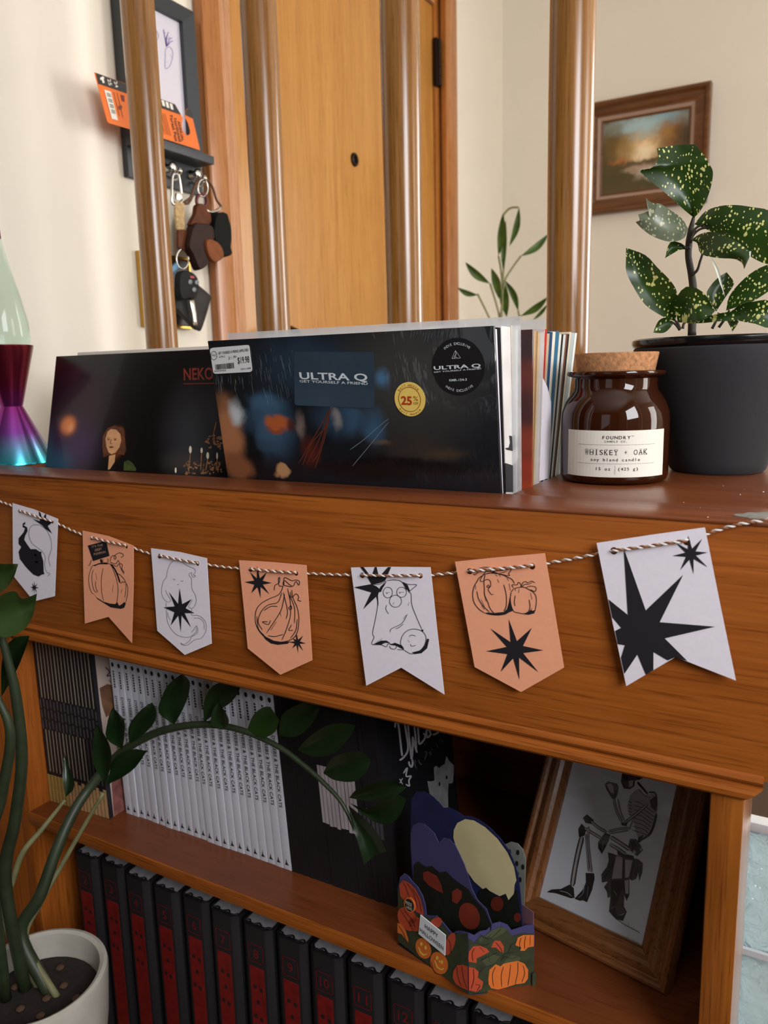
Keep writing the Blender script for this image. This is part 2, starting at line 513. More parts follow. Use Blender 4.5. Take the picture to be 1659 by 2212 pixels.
# entry door in the left wall
door = struct(box('door_1', (XW - .045, 0.712, ZF + .01), (XW - .012, 1.622, DZ - .04), M_DOOR, b=.002))
M_DARKGAP = mat('door_gap_shade', '#2a160c', 0.7)
box('jamb', (XW - .09, .652, ZF), (XW - .004, .709, DZ - .001), M_PINK, door, b=.003)
box('jamb', (XW - .09, 1.626, ZF), (XW - .006, 1.664, DZ - .001), M_TRIM, door, b=.003)
box('jamb', (XW - .09, .709, DZ - .035), (XW - .004, 1.626, DZ - .001), M_PINK, door, b=.003)
box('door_trim', (XW + .0005, .597, ZF), (XW + .022, .650, DZ + .055), M_TRIM, door, b=.007, seg=3)
box('door_trim', (XW + .0005, 1.645, ZF), (XW + .022, 1.722, DZ + .055), M_TRIM, door, b=.007, seg=3)
box('door_trim', (XW + .0005, .650, DZ), (XW + .020, 1.645, DZ + .055), M_TRIM, door, b=.006, seg=3)
box('gap', (XW - .06, 1.6222, ZF), (XW - .03, 1.626, DZ - .04), M_DARKGAP, door)  # dark strip standing in for the shade between door and jamb
RY = Matrix.Rotation(math.radians(90), 4, 'Y')
def lathex(name, prof, c, mat_, parent):
    o = lathe(name, prof, c, mat_, parent, 28)
    o.data.transform(RY)
    return o
pp = Px(765, 347, XW - .012)
lathex('peephole', [(0, .001), (.0085, .001), (.0085, .004), (.012, .006), (.0155, .004), (.0165, 0), (.0165, -.002), (0, -.002)], pp + V((.002, 0, 0)), M_IRON, door)
h0 = Px(950, 88, XW)
hg = box('hinge', (XW - .008, 1.617, .918), (XW + .0035, 1.640, 1.045), M_IRON, door, b=.001)
for k in range(5):
    lathe('hinge_knuckle', [(0, 0), (.0065, 0), (.0065, .0235), (0, .0235)], (XW + .004, 1.632, .920 + k * .0248), M_IRON, hg, 14)
kc = Px(541, 704, XW + .045)
lathex('door_knob', [(0, -.03), (.016, -.03), (.016, -.012), (.024, -.004), (.028, .008), (.022, .022), (.010, .027), (0, .028)], (XW + .042, .785, kc.z - .022), M_IRON, door)
lathex('knob_plate', [(0, -.002), (.030, -.002), (.028, .003), (0, .004)], (XW - .0075, .785, kc.z - .022), M_IRON, door)
struct(box('baseboard_left', (XW + .0005, .36, ZF), (XW + .014, .595, ZF + .09), M_TRIM, b=.003))
struct(box('baseboard_back', (XW, YB - .014, ZF), (XR, YB - .0005, ZF + .09), M_TRIM, b=.003))

# ================================================================ the divider cabinet
WELL = 0.062
cab = thing('divider_cabinet', (-.08, .17, ZF), 'orange-brown wooden divider cabinet with open shelves and record well on top', 'cabinet')
box('apron', (XW + .004, 0, -.190), (.56, .020, -.0022), M_CAB, cab, b=.0006)
rail = box('front_rail', (XW + .004, -.0012, -.0022), (.56, WELL, 0), M_TOP, cab, b=.0008)
box('rail_core', (XW + .004, .020, -.022), (.56, WELL - .0005, -.0022), M_TOP, cab)
box('top_board', (.1265, WELL, -.022), (.56, .352, 0), M_TOP, cab, b=.0008)
box('back_rail', (-.645, .282, -.022), (.1265, .352, 0), M_TOP, cab, b=.0008)
box('left_rail', (XW + .004, WELL, -.022), (-.645, .352, 0), M_TOP, cab, b=.0008)
box('well_bridge', (-.645, WELL, -.012), (-.566, .282, -.003), M_TOP, cab)
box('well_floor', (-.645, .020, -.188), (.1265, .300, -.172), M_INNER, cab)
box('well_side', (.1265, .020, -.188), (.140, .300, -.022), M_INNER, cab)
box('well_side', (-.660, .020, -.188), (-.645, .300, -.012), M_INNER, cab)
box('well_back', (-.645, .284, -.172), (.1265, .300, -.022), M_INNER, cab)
prof = [(.004, -.186), (0, -.186), (-.0022, -.188), (-.0030, -.1905), (-.0022, -.193), (-.0006, -.1945), (-.0006, -.196), (-.0030, -.1975), (-.0044, -.2005), (-.0040, -.2045), (-.0018, -.207), (.020, -.207), (.020, -.19), (.004, -.19)]
n = len(prof)
vs = [(XW + .004, a, b) for a, b in prof] + [(.342 - max(0, (-.196 - b)) * 1.1, a, b) for a, b in prof]
o = fixn(mk('bead_moulding', vs, [(i, (i + 1) % n, n + (i + 1) % n, n + i) for i in range(n)] + [tuple(range(n)), tuple(range(n, 2 * n))], M_CAB, cab))
autosmooth(o, 30)
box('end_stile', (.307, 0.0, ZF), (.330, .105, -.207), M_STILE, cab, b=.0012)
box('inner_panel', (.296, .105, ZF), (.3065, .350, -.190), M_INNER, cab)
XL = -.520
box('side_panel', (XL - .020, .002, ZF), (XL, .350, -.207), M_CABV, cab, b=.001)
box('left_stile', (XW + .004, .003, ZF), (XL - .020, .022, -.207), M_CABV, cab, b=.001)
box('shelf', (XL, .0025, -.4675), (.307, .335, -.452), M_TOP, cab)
box('shelf_edge', (XL, 0, -.4676), (.307, .0024, -.4519), M_CAB, cab, b=.0006)  # same board, split so only the upper face takes the dark copy
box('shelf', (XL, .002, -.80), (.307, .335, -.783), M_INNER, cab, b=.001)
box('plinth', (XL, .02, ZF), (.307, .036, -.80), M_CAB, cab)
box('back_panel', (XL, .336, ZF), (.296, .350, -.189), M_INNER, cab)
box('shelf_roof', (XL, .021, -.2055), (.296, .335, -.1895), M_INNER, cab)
tE = T(960, 1050, 2.373)
top = Surf((0, 0, 0), (0, 0, 1))
M_CHIP = mat('bare_grey_chip', '#8f8d86', 0.45, 0.3, var=.2, vs=150)
plate('edge_chip', top, [tE(1478, 152, 1500, 145, 1530, 146, 1560, 137, 1600, 140, 1680, 133, 1680, 172, 1600, 168, 1560, 166, 1520, 160, 1495, 156)], .0006, .0008, M_CHIP, cab)
bits = [((1200, 318), 3), ((1332, 398), 4), ((1415, 228), 3), ((1508, 275), 4), ((1634, 260), 5), ((1530, 245), 2), ((1290, 345), 2)]
tG2 = T(1000, 960, 2.517)
vsf = [prt(top, [ell(*tG2(*q)[0], r / 2.5, r / 4, 7)], .0004) for q, r in bits]
printed('paint_flecks', vsf, mat('fleck', '#d8cbb6', .6), cab)

# round posts from the cabinet to the ceiling
for k, (px, lab) in enumerate(((-.533, 'leftmost round wooden post, standing in front of the key rack'), (-.3187, 'second round wooden post from the left, in front of the door frame'),
                               (-.1105, 'third round wooden post from the left, in front of the door hinge side'), (.0992, 'rightmost round wooden post, between the small plant and the painting'))):
    p = thing('wooden_post', (px, .316, 0), lab, 'post', 'row of round posts on the divider')
    r = .0235 if k < 3 else .0242
    pr = [(0, 0), (r, 0)] + [(r + .0005 * math.sin(i * 1.3 + k), .1 * i) for i in range(1, 15)] + [(r, ZC), (0, ZC)]
    lathe('shaft', pr, (px, .316, 0), M_POST, p, 40)
    lathe('foot_ring', [(r, .0), (r + .003, .0), (r + .003, .003), (r, .005)], (px, .316, 0), M_TRIM, p, 40)

# obscured glass panel standing beyond the cabinet
M_GLASSW = NT('patterned_glass')
_o = M_GLASSW.obj()
_h = M_GLASSW.noise(M_GLASSW.map(_o, (60, 60, 60)), 1.0, 2, .5, 1.2)
_tr = M_GLASSW.n('ShaderNodeBsdfTranslucent', {'Color': (.80, .94, 1.0, 1), 'Normal': M_GLASSW.bump(_h, 1.0, .01)})
_gl = M_GLASSW.n('ShaderNodeBsdfGlossy', {'Color': (.8, .9, 1, 1), 'Roughness': .15, 'Normal': M_GLASSW.bump(_h, .8, .01)})
_mx = M_GLASSW.n('ShaderNodeMixShader', {0: .12, 1: _tr.outputs[0], 2: _gl.outputs[0]})
M_GLASSW.t.links.new(_mx.outputs[0], M_GLASSW.out.inputs[0])
M_GLASSW = M_GLASSW.m
M_WPAINT = mat('white_paint', '#e8edf0', .4)
gp = thing('glass_screen', (.6, .385, ZF), 'white-framed panel of blue patterned glass at the right behind the cabinet end', 'glass panel')
ztop = Py(1652, 1778, .38).z
box('frame_rail', (.296, .375, ztop - .012), (.95, .395, ztop), M_WPAINT, gp, b=.002)
box('frame_rail', (.296, .375, ZF), (.95, .395, ZF + .05), M_WPAINT, gp, b=.002)
box('frame_stile', (.296, .375, ZF + .05), (.312, .395, ztop - .012), M_WPAINT, gp, b=.002)
box('frame_stile', (.93, .375, ZF + .05), (.95, .395, ztop - .012), M_WPAINT, gp, b=.002)
zm = Py(1640, 2062, .38).z
box('glazing_bar', (.312, .377, zm - .004), (.93, .393, zm + .004), M_WPAINT, gp)
box('pane', (.312, .382, zm + .004), (.93, .388, ztop - .012), M_GLASSW, gp)
box('pane', (.312, .382, ZF + .05), (.93, .388, zm - .004), M_GLASSW, gp)

# ================================================================ records
def quadsheet(name, x0, x1, yb, yt, zb, zt, tb, tt, mat_, parent=None, b=0):
    return hexa(name, [(x0, yb, zb), (x1, yb, zb), (x1, yb + tb, zb), (x0, yb + tb, zb), (x0, yt, zt), (x1, yt, zt), (x1, yt + tt, zt), (x0, yt + tt, zt)], mat_, parent, b)
M_FILM = NT('clear_sleeve_film')
_t = M_FILM.n('ShaderNodeBsdfTransparent', {'Color': (.95, .95, .95, 1)})
_d = M_FILM.n('ShaderNodeBsdfDiffuse', {'Color': (.85, .85, .86, 1)})
_g = M_FILM.n('ShaderNodeBsdfGlossy', {'Roughness': .12, 'Normal': M_FILM.bump(M_FILM.noise(M_FILM.obj(), 45, 3), .5, .004)})
_m1 = M_FILM.n('ShaderNodeMixShader', {0: .42, 1: _t.outputs[0], 2: _d.outputs[0]})
_m2 = M_FILM.n('ShaderNodeMixShader', {0: .16, 1: _m1.outputs[0], 2: _g.outputs[0]})
M_FILM.t.links.new(_m2.outputs[0], M_FILM.out.inputs[0])
M_FILM = M_FILM.m

# front shrink-wrapped record
S1 = Surf((0, .0635, 0), (0, 1, .1275))
X0, X1, ZB, ZT = -.1995, .1155, -.169, .1449
yb, yt = .0635 - .1275 * ZB, .0635 - .1275 * ZT
t1 = T(420, 680, 3.95)
c1 = V(((X0 + X1) / 2, 0, (ZB + ZT) / 2))
def blobpx(surf, c, tr, cx, cy, rx, ry, col, soft, st, ax=(0, 2)):
    (a, b) = tr(cx, cy)[0]; (a2, b2) = tr(cx + rx, cy)[0]; (a3, b3) = tr(cx, cy + ry)[0]
    p, q, r = surf.p((a, b)), surf.p((a2, b2)), surf.p((a3, b3))
    return (p[ax[0]] - c[ax[0]], p[ax[1]] - c[ax[1]], max(1e-4, abs(q[ax[0]] - p[ax[0]])), max(1e-4, abs(r[ax[1]] - p[ax[1]])), col, soft, st)
bl = [blobpx(S1, c1, t1, *q) for q in (
    (1800, 560, 1000, 760, '#353432', .8, .95), (1900, 1150, 560, 260, '#332a24', .9, .8), (900, 420, 640, 400, '#243342', .9, 1), (1190, 560, 450, 300, '#33485b', .9, .9), (1600, 560, 120, 120, '#44698a', .9, .9),
    (1530, 960, 150, 200, '#35536e', .9, .9), (1350, 880, 130, 140, '#3c5d7a', .9, .8), (640, 960, 320, 380, '#3a5670', .9, 1), (600, 760, 240, 130, '#41617d', .9, .8), (1250, 900, 330, 230, '#2d4459', .9, .8),
    (300, 1020, 170, 420, '#b0744e', .7, 1), (380, 1290, 150, 170, '#8a5638', .6, 1), (360, 830, 100, 150, '#cfd6dc', .9, .9), (500, 1150, 110, 260, '#0b0c11', .75, .95), (440, 740, 60, 90, '#0e1218', .8, .8),
    (700, 920, 150, 78, '#b05a2e', .6, 1), (830, 930, 70, 70, '#4d241c', .8, .9), (700, 975, 120, 30, '#8a4528', .8, .8), (920, 950, 60, 190, '#7c6b64', .9, .8), (1210, 880, 55, 150, '#857f7c', .9, .8),
    (640, 1110, 140, 90, '#33475a', .9, .9), (760, 1340, 90, 70, '#b98a60', .35, 1), (1000, 1180, 120, 160, '#5d2418', .9, .7), (1500, 1310, 700, 130, '#0f0c0c', .7, .9), (1600, 1080, 130, 40, '#5c4a3b', .9, .7), (2150, 1180, 260, 70, '#4a3a28', .95, .5), (2000, 1290, 600, 90, '#100c0a', .7, .9))]
M_UQ = art('dark_blue_art_with_glare', '#14161c', bl, rough=.35, wob=.02, ws=38, coat=.7, bump=((70, 1, 16), .9), spec=.25)  # patches also paint the film's white highlight and grey haze
uq = thing('record_sleeve', ((X0 + X1) / 2, (yb + yt) / 2, ZB), 'shrink-wrapped dark blue record sleeve with price stickers, front of the right stack', 'record', 'records in the well')
hexa('cover', [(X0, yb, ZB), (X1, yb, ZB), (X1, yb + .0045, ZB), (X0, yb + .0045, ZB), (X0, yt, ZT), (X1, yt, ZT), (X1, yt + .0045, ZT), (X0, yt + .0045, ZT)], M_UQ, uq, b=.0006)
M_RED = mat('ink_red', '#b3381f', .5); M_LT = mat('ink_pale', '#ccd3d8', .5); M_STK = mat('sticker_white', '#dcdcdc', .4)
M_YEL = mat('sticker_gold', '#e8c765', .45); M_OCH = mat('ink_ochre', '#9a5a1c', .5); M_STREAK = mat('ink_rust', '#5e2c1d', .4); M_STREAK2 = mat('ink_greyblue', '#6d7983', .35)
hype = mat('hype_sticker_film', '#34424f', .18, var=.25, vs=12)
plate('title_sticker', S1, [t1(850, 330, 862, 316, 1100, 318, 1515, 318, 1530, 335, 1536, 782, 1522, 798, 1200, 785, 870, 772, 856, 760)], .0004, .0003, hype, uq)
printed('title_print', [ptext(S1, 'ULTRA Q', *t1(903, 546, 1482, 562, 896, 487), .0008, .022), ptext(S1, 'GET YOURSELF A FRIEND', *t1(903, 575, 1484, 597, 900, 553), .0008, .012)], M_LT, uq)
printed('streak_print', ink(S1, [t1(1165, 795, 1040, 1010, 890, 1270), t1(1165, 800, 1080, 1030, 960, 1275), t1(1150, 860, 1110, 1060, 1030, 1310), t1(1145, 870, 1060, 1180, 1000, 1260), t1(1120, 960, 1000, 1100, 925, 1280)], 2.2, .0003), M_STREAK, uq)
printed('crease_print', ink(S1, [t1(1265, 615, 1215, 710, 1160, 800), t1(1659, 885, 1560, 965, 1440, 1070, 1330, 1150), t1(1659, 915, 1580, 1010, 1500, 1110, 1350, 1290)], 1.3, .0003), M_STREAK2, uq)
# light scratches where the film is pulled tight
t2 = T(800, 680, 5.184)
scr = []
for k in range(16):
    x = 470 + k * 33 + random.uniform(-8, 8); y = 180 + random.uniform(-10, 25); l = random.uniform(30, 120)
    scr.append(t2(x, y, x - l * .22, y + l))
for k in range(26):
    x = 520 + random.uniform(0, 330); y = 330 + random.uniform(0, 300); l = random.uniform(30, 140)
    scr.append(t1(x, y, x + l * .18, y + l))
for k in range(12):
    x = 180 + random.uniform(0, 240); y = 510 + random.uniform(0, 40); l = random.uniform(40, 120)
    scr.append(t1(x, y, x + l * .05, y + l))
printed('film_creases', ink(S1, scr, .8, .0005, 0), M_STREAK2, uq)
st = plate('price_sticker', S1, [t1(135, 302, 142, 288, 158, 281, 450, 257, 464, 260, 470, 272, 495, 468, 490, 480, 478, 487, 190, 503, 172, 500, 163, 488)], .0006, .0004, M_STK, uq)
geo = [ptext(S1, 'GET YOURSELF A FRIEND (APPLE RED', *t1(210, 338, 466, 308, 208, 316), .0009, .01), ptext(S1, 'ULTRA Q', *t1(214, 366, 266, 360, 213, 350), .0009), ptext(S1, '$19.98', *t1(376, 416, 475, 404, 371, 360), .0009, .01),
       ptext(S1, 'ROCK/POP/INDIE', *t1(176, 488, 275, 479, 175, 474), .0009), ptext(S1, '220214 -0098', *t1(398, 470, 485, 461, 397, 455), .0009)]
geo.append(ink(S1, [ell(*t1(171, 347)[0], 6.6, 9.2, 24) + [ell(*t1(171, 347)[0], 6.6, 9.2, 24)[0]], t1(150, 335, 192, 340), t1(150, 350, 170, 346, 192, 352)], .9, .0009, 0))
bars = []
x = 183.0
while x < 340:
    w = random.choice((2, 3, 5)); f = (x - 183) / 157
    bars.append(t1(x, 424 - 18 * f, x + w, 424 - 18 * f, x + w + 4, 468 - 14 * f, x + 4, 468 - 14 * f)); x += w + random.choice((2, 3))
geo.append(inkpoly(S1, bars, .0009))
geo.append(ink(S1, [t1(293, 362, 303, 358, 306, 366, 296, 378, 308, 376), t1(318, 354, 321, 376), t1(334, 352, 346, 350, 336, 372), t1(350, 350, 362, 352, 352, 366, 350, 350)], .8, .0009, 3))
printed('sticker_print', geo, M_INK, st)
def disc(surf, tr, cx, cy, rx, n=48):
    a = surf.p(tr(cx, cy)[0]); b = surf.p(tr(cx + rx, cy)[0])
    eu = V((1, 0, 0)); ev = surf.n.cross(eu).normalized()
    if ev.z < 0: ev = -ev
    return a, (b - a).length, eu, ev
def cdisc(name, a, R, eu, ev, nrm, off, th, m, parent, n=56):
    vs = [a + (eu * math.cos(2 * math.pi * i / n) + ev * math.sin(2 * math.pi * i / n)) * R + nrm * off for i in range(n)]
    vs += [v - nrm * th for v in vs]
    return fixn(mk(name, vs, [tuple(range(n)), tuple(range(n, 2 * n))] + [(i, (i + 1) % n, n + (i + 1) % n, n + i) for i in range(n)], m, parent))
def ringv(a, R, w, eu, ev, nrm, off, n=56):
    vs = []
    for r in (R, R - w):
        vs += [a + (eu * math.cos(2 * math.pi * i / n) + ev * math.sin(2 * math.pi * i / n)) * r + nrm * off for i in range(n)]
    return vs, [(i, (i + 1) % n, n + (i + 1) % n, n + i) for i in range(n)]
a, R, eu, ev = disc(S1, t2, 985, 580, 297)
bs = cdisc('round_black_sticker', a, R, eu, ev, S1.n, .0007, .0004, mat('sticker_black', '#141213', .45), uq)
an = a + S1.n * .001
geo = [arctext('INDIE EXCLUSIVE', an, eu, ev, R * .76, R * .125, 90, 78), arctext('INDIE EXCLUSIVE', an, eu, ev, R * .885, R * .125, 270, 78, True),
       ptext(S1, 'ULTRA Q', *t2(718, 615, 1243, 585, 712, 574), .001, .024), ptext(S1, 'GET YOURSELF A FRIEND', *t2(716, 648, 1246, 608, 714, 633), .001, .012), ptext(S1, 'RMR-154-3', *t2(890, 745, 1085, 735, 889, 718), .001, .012),
       ink(S1, [t2(958, 398, 918, 488), t2(918, 488, 1015, 482), t2(1015, 482, 958, 398), t2(958, 398, 965, 440, 945, 470, 985, 484), t2(940, 488, 950, 455, 970, 465)], 1.1, .001, 0)]
printed('sticker_print', geo, M_LT, bs)
a, R, eu, ev = disc(S1, t2, 445, 945, 173)
ys = cdisc('round_gold_sticker', a, R, eu, ev, S1.n, .0007, .0004, M_YEL, uq)
an = a + S1.n * .001
printed('sticker_print', [arctext('bull moose', an, eu, ev, R * .77, R * .22, 92, 105), arctext('bull moose', an, eu, ev, R * .93, R * .22, 268, 105, True), ringv(a, R * .73, R * .035, eu, ev, S1.n, .001),
                          ptext(S1, '%', *t2(488, 958, 542, 964, 486, 905), .001), ptext(S1, 'OFF', *t2(488, 1003, 546, 1006, 487, 972), .001)], M_OCH, ys)
printed('sticker_print', [ptext(S1, '25', *t2(352, 1000, 472, 1006, 350, 905), .001, .03)], M_RED, ys)

# left record, leaning back
S2 = Surf((0, .104, 0), (0, 1, -.235))
NX0, NX1 = -.552, -.237
nzb, nzt = -.169, .1405
t3 = T(0, 600, 2.9625)
c2 = V(((NX0 + NX1) / 2, 0, (nzb + nzt) / 2))
bl = [blobpx(S2, c2, t3, *q) for q in (
    (520, 800, 280, 450, '#2a1626', .9, 1), (480, 1090, 230, 280, '#3a2349', .9, 1), (380, 1190, 140, 150, '#2c4763', .9, 1), (300, 1150, 70, 280, '#2d4452', .9, .8), (1280, 960, 360, 460, '#38393d', .9, 1), (1200, 1180, 240, 140, '#45413e', .9, .7),
    (435, 945, 92, 110, '#7a3a26', .9, .9), (438, 945, 66, 82, '#e08247', .7, 1), (450, 960, 30, 40, '#eba36a', .9, .8), (715, 1195, 110, 90, '#0d0a0b', .5, 1), (735, 1060, 74, 128, '#6e3618', .5, 1), (766, 1010, 40, 70, '#9a5724', .8, .9))]
M_NK = art('dim_portrait_album_art', '#120d0e', bl, rough=.3, wob=.004, ws=40, coat=.12, bump=((9, 1, 9), .12), spec=.15)
nk = thing('record_sleeve', (c2.x, .1, nzb), 'dark record sleeve with red lettering and candle photo, leaning back at left', 'record', 'records in the well')
def ny(z): return .104 + .235 * z
hexa('cover', [(NX0, ny(nzb), nzb), (NX1, ny(nzb), nzb), (NX1, ny(nzb) + .004, nzb), (NX0, ny(nzb) + .004, nzb), (NX0, ny(nzt), nzt), (NX1, ny(nzt), nzt), (NX1, ny(nzt) + .004, nzt), (NX0, ny(nzt) + .004, nzt)], M_NK, nk, b=.0006)
M_SKIN = mat('print_face', '#d49c6c', .45, var=.15, vs=60); M_SKIND = mat('print_face_shade', '#6e3d22', .45)
printed('hair_print', inkpoly(S2, [t3(664, 1150, 655, 1080, 660, 1010, 690, 962, 735, 944, 780, 968, 800, 1030, 808, 1100, 795, 1135, 760, 1130, 768, 1090, 700, 1130)], .0002), mat('print_hair', '#5e3016', .5, var=.45, vs=120), nk)
printed('face_print', inkpoly(S2, [t3(690, 985, 712, 968, 745, 972, 772, 1000, 778, 1040, 766, 1085, 742, 1118, 716, 1130, 696, 1118, 682, 1080, 676, 1030), t3(700, 1140, 740, 1130, 735, 1180, 705, 1225, 692, 1228)], .0004), M_SKIN, nk)
printed('feature_print', [ink(S2, [t3(686, 1028, 708, 1024), t3(728, 1028, 752, 1030), t3(716, 1030, 708, 1058, 720, 1062), t3(700, 1084, 716, 1080, 732, 1085)], 1.3, .0007, 3),
                          inkpoly(S2, [ell(*t3(697, 1035)[0], 2.6, 1.4, 10), ell(*t3(739, 1037)[0], 2.6, 1.4, 10), ell(*t3(714, 1085)[0], 4.2, 1.6, 10)], .0006)], M_SKIND, nk)
printed('foliage_print', inkpoly(S2, [t3(795, 1180, 820, 1165, 850, 1185, 875, 1225, 868, 1237, 792, 1232)], .0004), mat('print_olive', '#3d4a1c', .45, var=.5, vs=120), nk)
M_FLM = mat('print_flame', '#f2e6d0', .4); M_CNDL = mat('print_candle', '#9a6a48', .45, var=.4, vs=150)
fl = [(1220, 1100, 9, 24), (1292, 1105, 7, 18), (1331, 1138, 9, 22), (1391, 1140, 6, 22), (1126, 1232, 6, 18)]
printed('flame_print', inkpoly(S2, [ell(*t3(x, y)[0], w / 2.96, h / 2.96, 12) for x, y, w, h in fl], .0005), M_FLM, nk)
cl = [t3(x, y + h, x - 12 + (k % 2) * 6, 1240 - 6 * k) for k, (x, y, w, h) in enumerate(fl[:4])] + [t3(1385, 925, 1365, 1010)]
sp = [(ell(*t3(random.uniform(1180, 1420), random.uniform(1175, 1255))[0], random.uniform(1, 4), random.uniform(1, 3), 7)) for k in range(60)] + [(ell(*t3(random.uniform(1320, 1420), random.uniform(1010, 1095))[0], random.uniform(1, 4), random.uniform(1, 3), 7)) for k in range(40)]
printed('chandelier_print', [ink(S2, cl, 4, .0004, 0), inkpoly(S2, sp, .0004)], M_CNDL, nk)
printed('title_print', [ptext(S2, 'NEKO C', *t3(1178, 655, 1440, 648, 1176, 578), .0005, .02)] + [ink(S2, [t3(1175, 680, 1500, 675)], 4, .0005, 0)], mat('ink_red_dim', '#7e2a1c', .5), nk)
# pale sleeves behind it
for k, (x0, x1, yy, zt, c, lab) in enumerate(((-.515, -.207, .126, .1445, '#cdc3ba', 'pale grey record sleeve just behind the dark left record'), (-.520, -.212, .134, .1435, '#8f857d', 'taupe record sleeve at the back of the left group'))):
    yb_ = yy - .04 + .004 * k
    quadsheet('record_sleeve', x0, x1, yb_, yy + .016, -.169, zt, .004, .004, mat('sleeve_%d' % k, c, .6), None, .0005)
    tag(COL.objects[-1], lab, 'record', 'records in the well')

# right stack seen edge on
def Ytop(px): return Px(px, 708, .122).y
XRR = .1215
e = lambda v: 1040 + v / 5.395
strips = [  # left edge, right edge (on the picture), cover colour, kind, wording
    (140, 150, '#e2dfe6', 'e', 'thin white record sleeve directly behind the shrink-wrapped one'), (152, 183, '#c9c7d6', 'e', 'lilac-white record sleeve, second behind the front one'), (186, 224, '#171313', 'e', 'black record sleeve with worn edge, before the white box set'),
    (230, 352, '#c6c3c0', 'b', 'thick white record box with black sketch low on its side'), (358, 400, '#97a09f', 'p', 'grey record sleeve in clear plastic, right of the white box'), (404, 432, '#c4cdca', 'e', 'pale green-white inner sleeve left of the dark red record'),
    (436, 594, '#4a1a18', 'c', 'dark red record sleeve with orange clouds peeking from the stack'), (596, 614, '#cdd6d2', 'e', 'pale mint sleeve right of the dark red record'),
    (616, 640, '#a98a66', 'e', 'tan record sleeve, first of the three tan ones'), (642, 664, '#8f714f', 'e', 'tan record sleeve, middle one of the three tan ones'), (666, 690, '#b79c7a', 'e', 'tan record sleeve, last of the three tan ones'),
    (693, 735, '#b9b7c0', 'p', 'white record sleeve in clear plastic with torn paper corner'), (739, 768, '#a52219', 'e', 'bright red record sleeve in the middle of the right stack'), (771, 798, '#a8967c', 'e', 'beige record sleeve right of the red one'),
    (801, 834, '#1f3c5c', 'e', 'navy blue record sleeve in the right stack'), (838, 868, '#d0c7b8', 'e', 'cream record sleeve between the navy and teal ones'), (874, 912, '#2f6380', 'e', 'teal blue record sleeve in the right stack'),
    (915, 938, '#cfccc4', 'e', 'white record sleeve right of the teal one'), (941, 960, '#1a1918', 'e', 'black record sleeve near the back of the right stack'), (963, 988, '#bfc0bd', 'e', 'light grey record sleeve near the back of the stack'),
    (990, 1008, '#6a3f26', 'e', 'brown record sleeve near the back of the stack'), (1012, 1030, '#1d1c1c', 'e', 'thin black record sleeve behind the brown one'), (1033, 1052, '#cdbfa8', 'e', 'cream record sleeve, third from the back of the stack'),
    (1056, 1096, '#a5adab', 'e', 'grey-green record sleeve, second from the back of the stack'), (1099, 1118, '#dcdcd8', 'e', 'white record sleeve, rearmost of the right stack')]
YT0, YT1 = Ytop(e(140)), Ytop(e(1118))
pt_, pb_ = yt + .0050, yb + .0050
for k, (a, b, colr, kind, lab) in enumerate(strips):
    ya, yb2 = Ytop(e(a)), Ytop(e(b))
    fa, fb = (ya - YT0) / (YT1 - YT0), (yb2 - YT0) / (YT1 - YT0)
    ba, bb = .0905 + fa * .070, .0905 + fb * .070
    ya = max(ya, pt_ + .0003); ba = max(ba, pb_ + .0002)
    xr = min(XRR, Py(e(a), 708, ya).x)
    yb2 = max(Px(e(b), 708, xr).y, ya + .0016); bb = max(bb, ba + .0012)
    zt = .1440 + random.uniform(-.0025, .002)
    tt, tb = yb2 - ya - .0004, bb - ba - .0001
    m = mat('sleeve_card', colr, .85, var=.10, vs=35, spec=.08)
    if kind == 'c':
        xr = Py(e(b), 708, ya).x; tt = .004; tb = .0030
        p1 = V((xr - .1575, 0, -.012))
        bl = []
        for z, cc in ((.13, '#2a1518'), (.10, '#5a2018'), (.07, '#3a1414'), (.045, '#7a2a14'), (.02, '#8a2a14'), (-.005, '#a33a12'), (-.02, '#5d0e0c'), (-.04, '#8f1210'), (-.07, '#1f2a24')):
            bl.append((.15, z + .012, .3, .022, cc, .9, .9))
        m = art('red_cloud_sleeve', '#3a1414', bl, wob=.03, ws=25, rough=.4)
    tt, tb = max(.0012, tt), max(.0008, tb)
    pt_, pb_ = ya + tt, ba + tb
    rs = thing('record_sleeve', (xr - .157, ba, ZB), lab, 'record', 'records in the well')
    quadsheet('cover', xr - .315, xr, ba, ya, ZB, zt, max(.0006, tb), max(.0012, tt), m, rs, .0004)
    if kind == 'b':
        SX = Surf((xr, 0, 0), (1, 0, 0))
        tz = T(1040, 670, 5.395)
        printed('sketch_print', [inkpoly(SX, [tz(270, 1780, 365, 1810, 370, 2118, 280, 2120), tz(320, 1460, 352, 1470, 358, 1640, 290, 1625, 272, 1608, 316, 1600, 330, 1540)], .0005)], M_INK, rs)
        printed('edge_wear', [inkpoly(SX, [tz(338, 182, 356, 178, 372, 1200, 378, 2120, 370, 2120, 360, 1200)], .0004)], mat('worn_cream', '#e0d3bd', .7), rs)
    if kind == 'p' or k == 2:
        px1 = {2: .1232, 4: .1232, 11: .1262}[k] if k in (2, 4, 11) else xr + .002
        if k in (4, 11):
            yy0 = ya - .0012
            quadsheet('clear_sleeve', px1 - .334, px1, ba - .0012, yy0, ZB, .1545, .0004, .0004, M_FILM, rs)
    if k == 11:
        SX = Surf((.1225, 0, 0), (1, 0, 0))
        tz = T(1040, 670, 5.395)
        plate('torn_inner_paper', SX, [tz(700, 780, 722, 830, 752, 890, 800, 1070, 795, 1500, 760, 1960, 668, 1990, 690, 1200)], .0012, .0006, M_WHITE, rs)

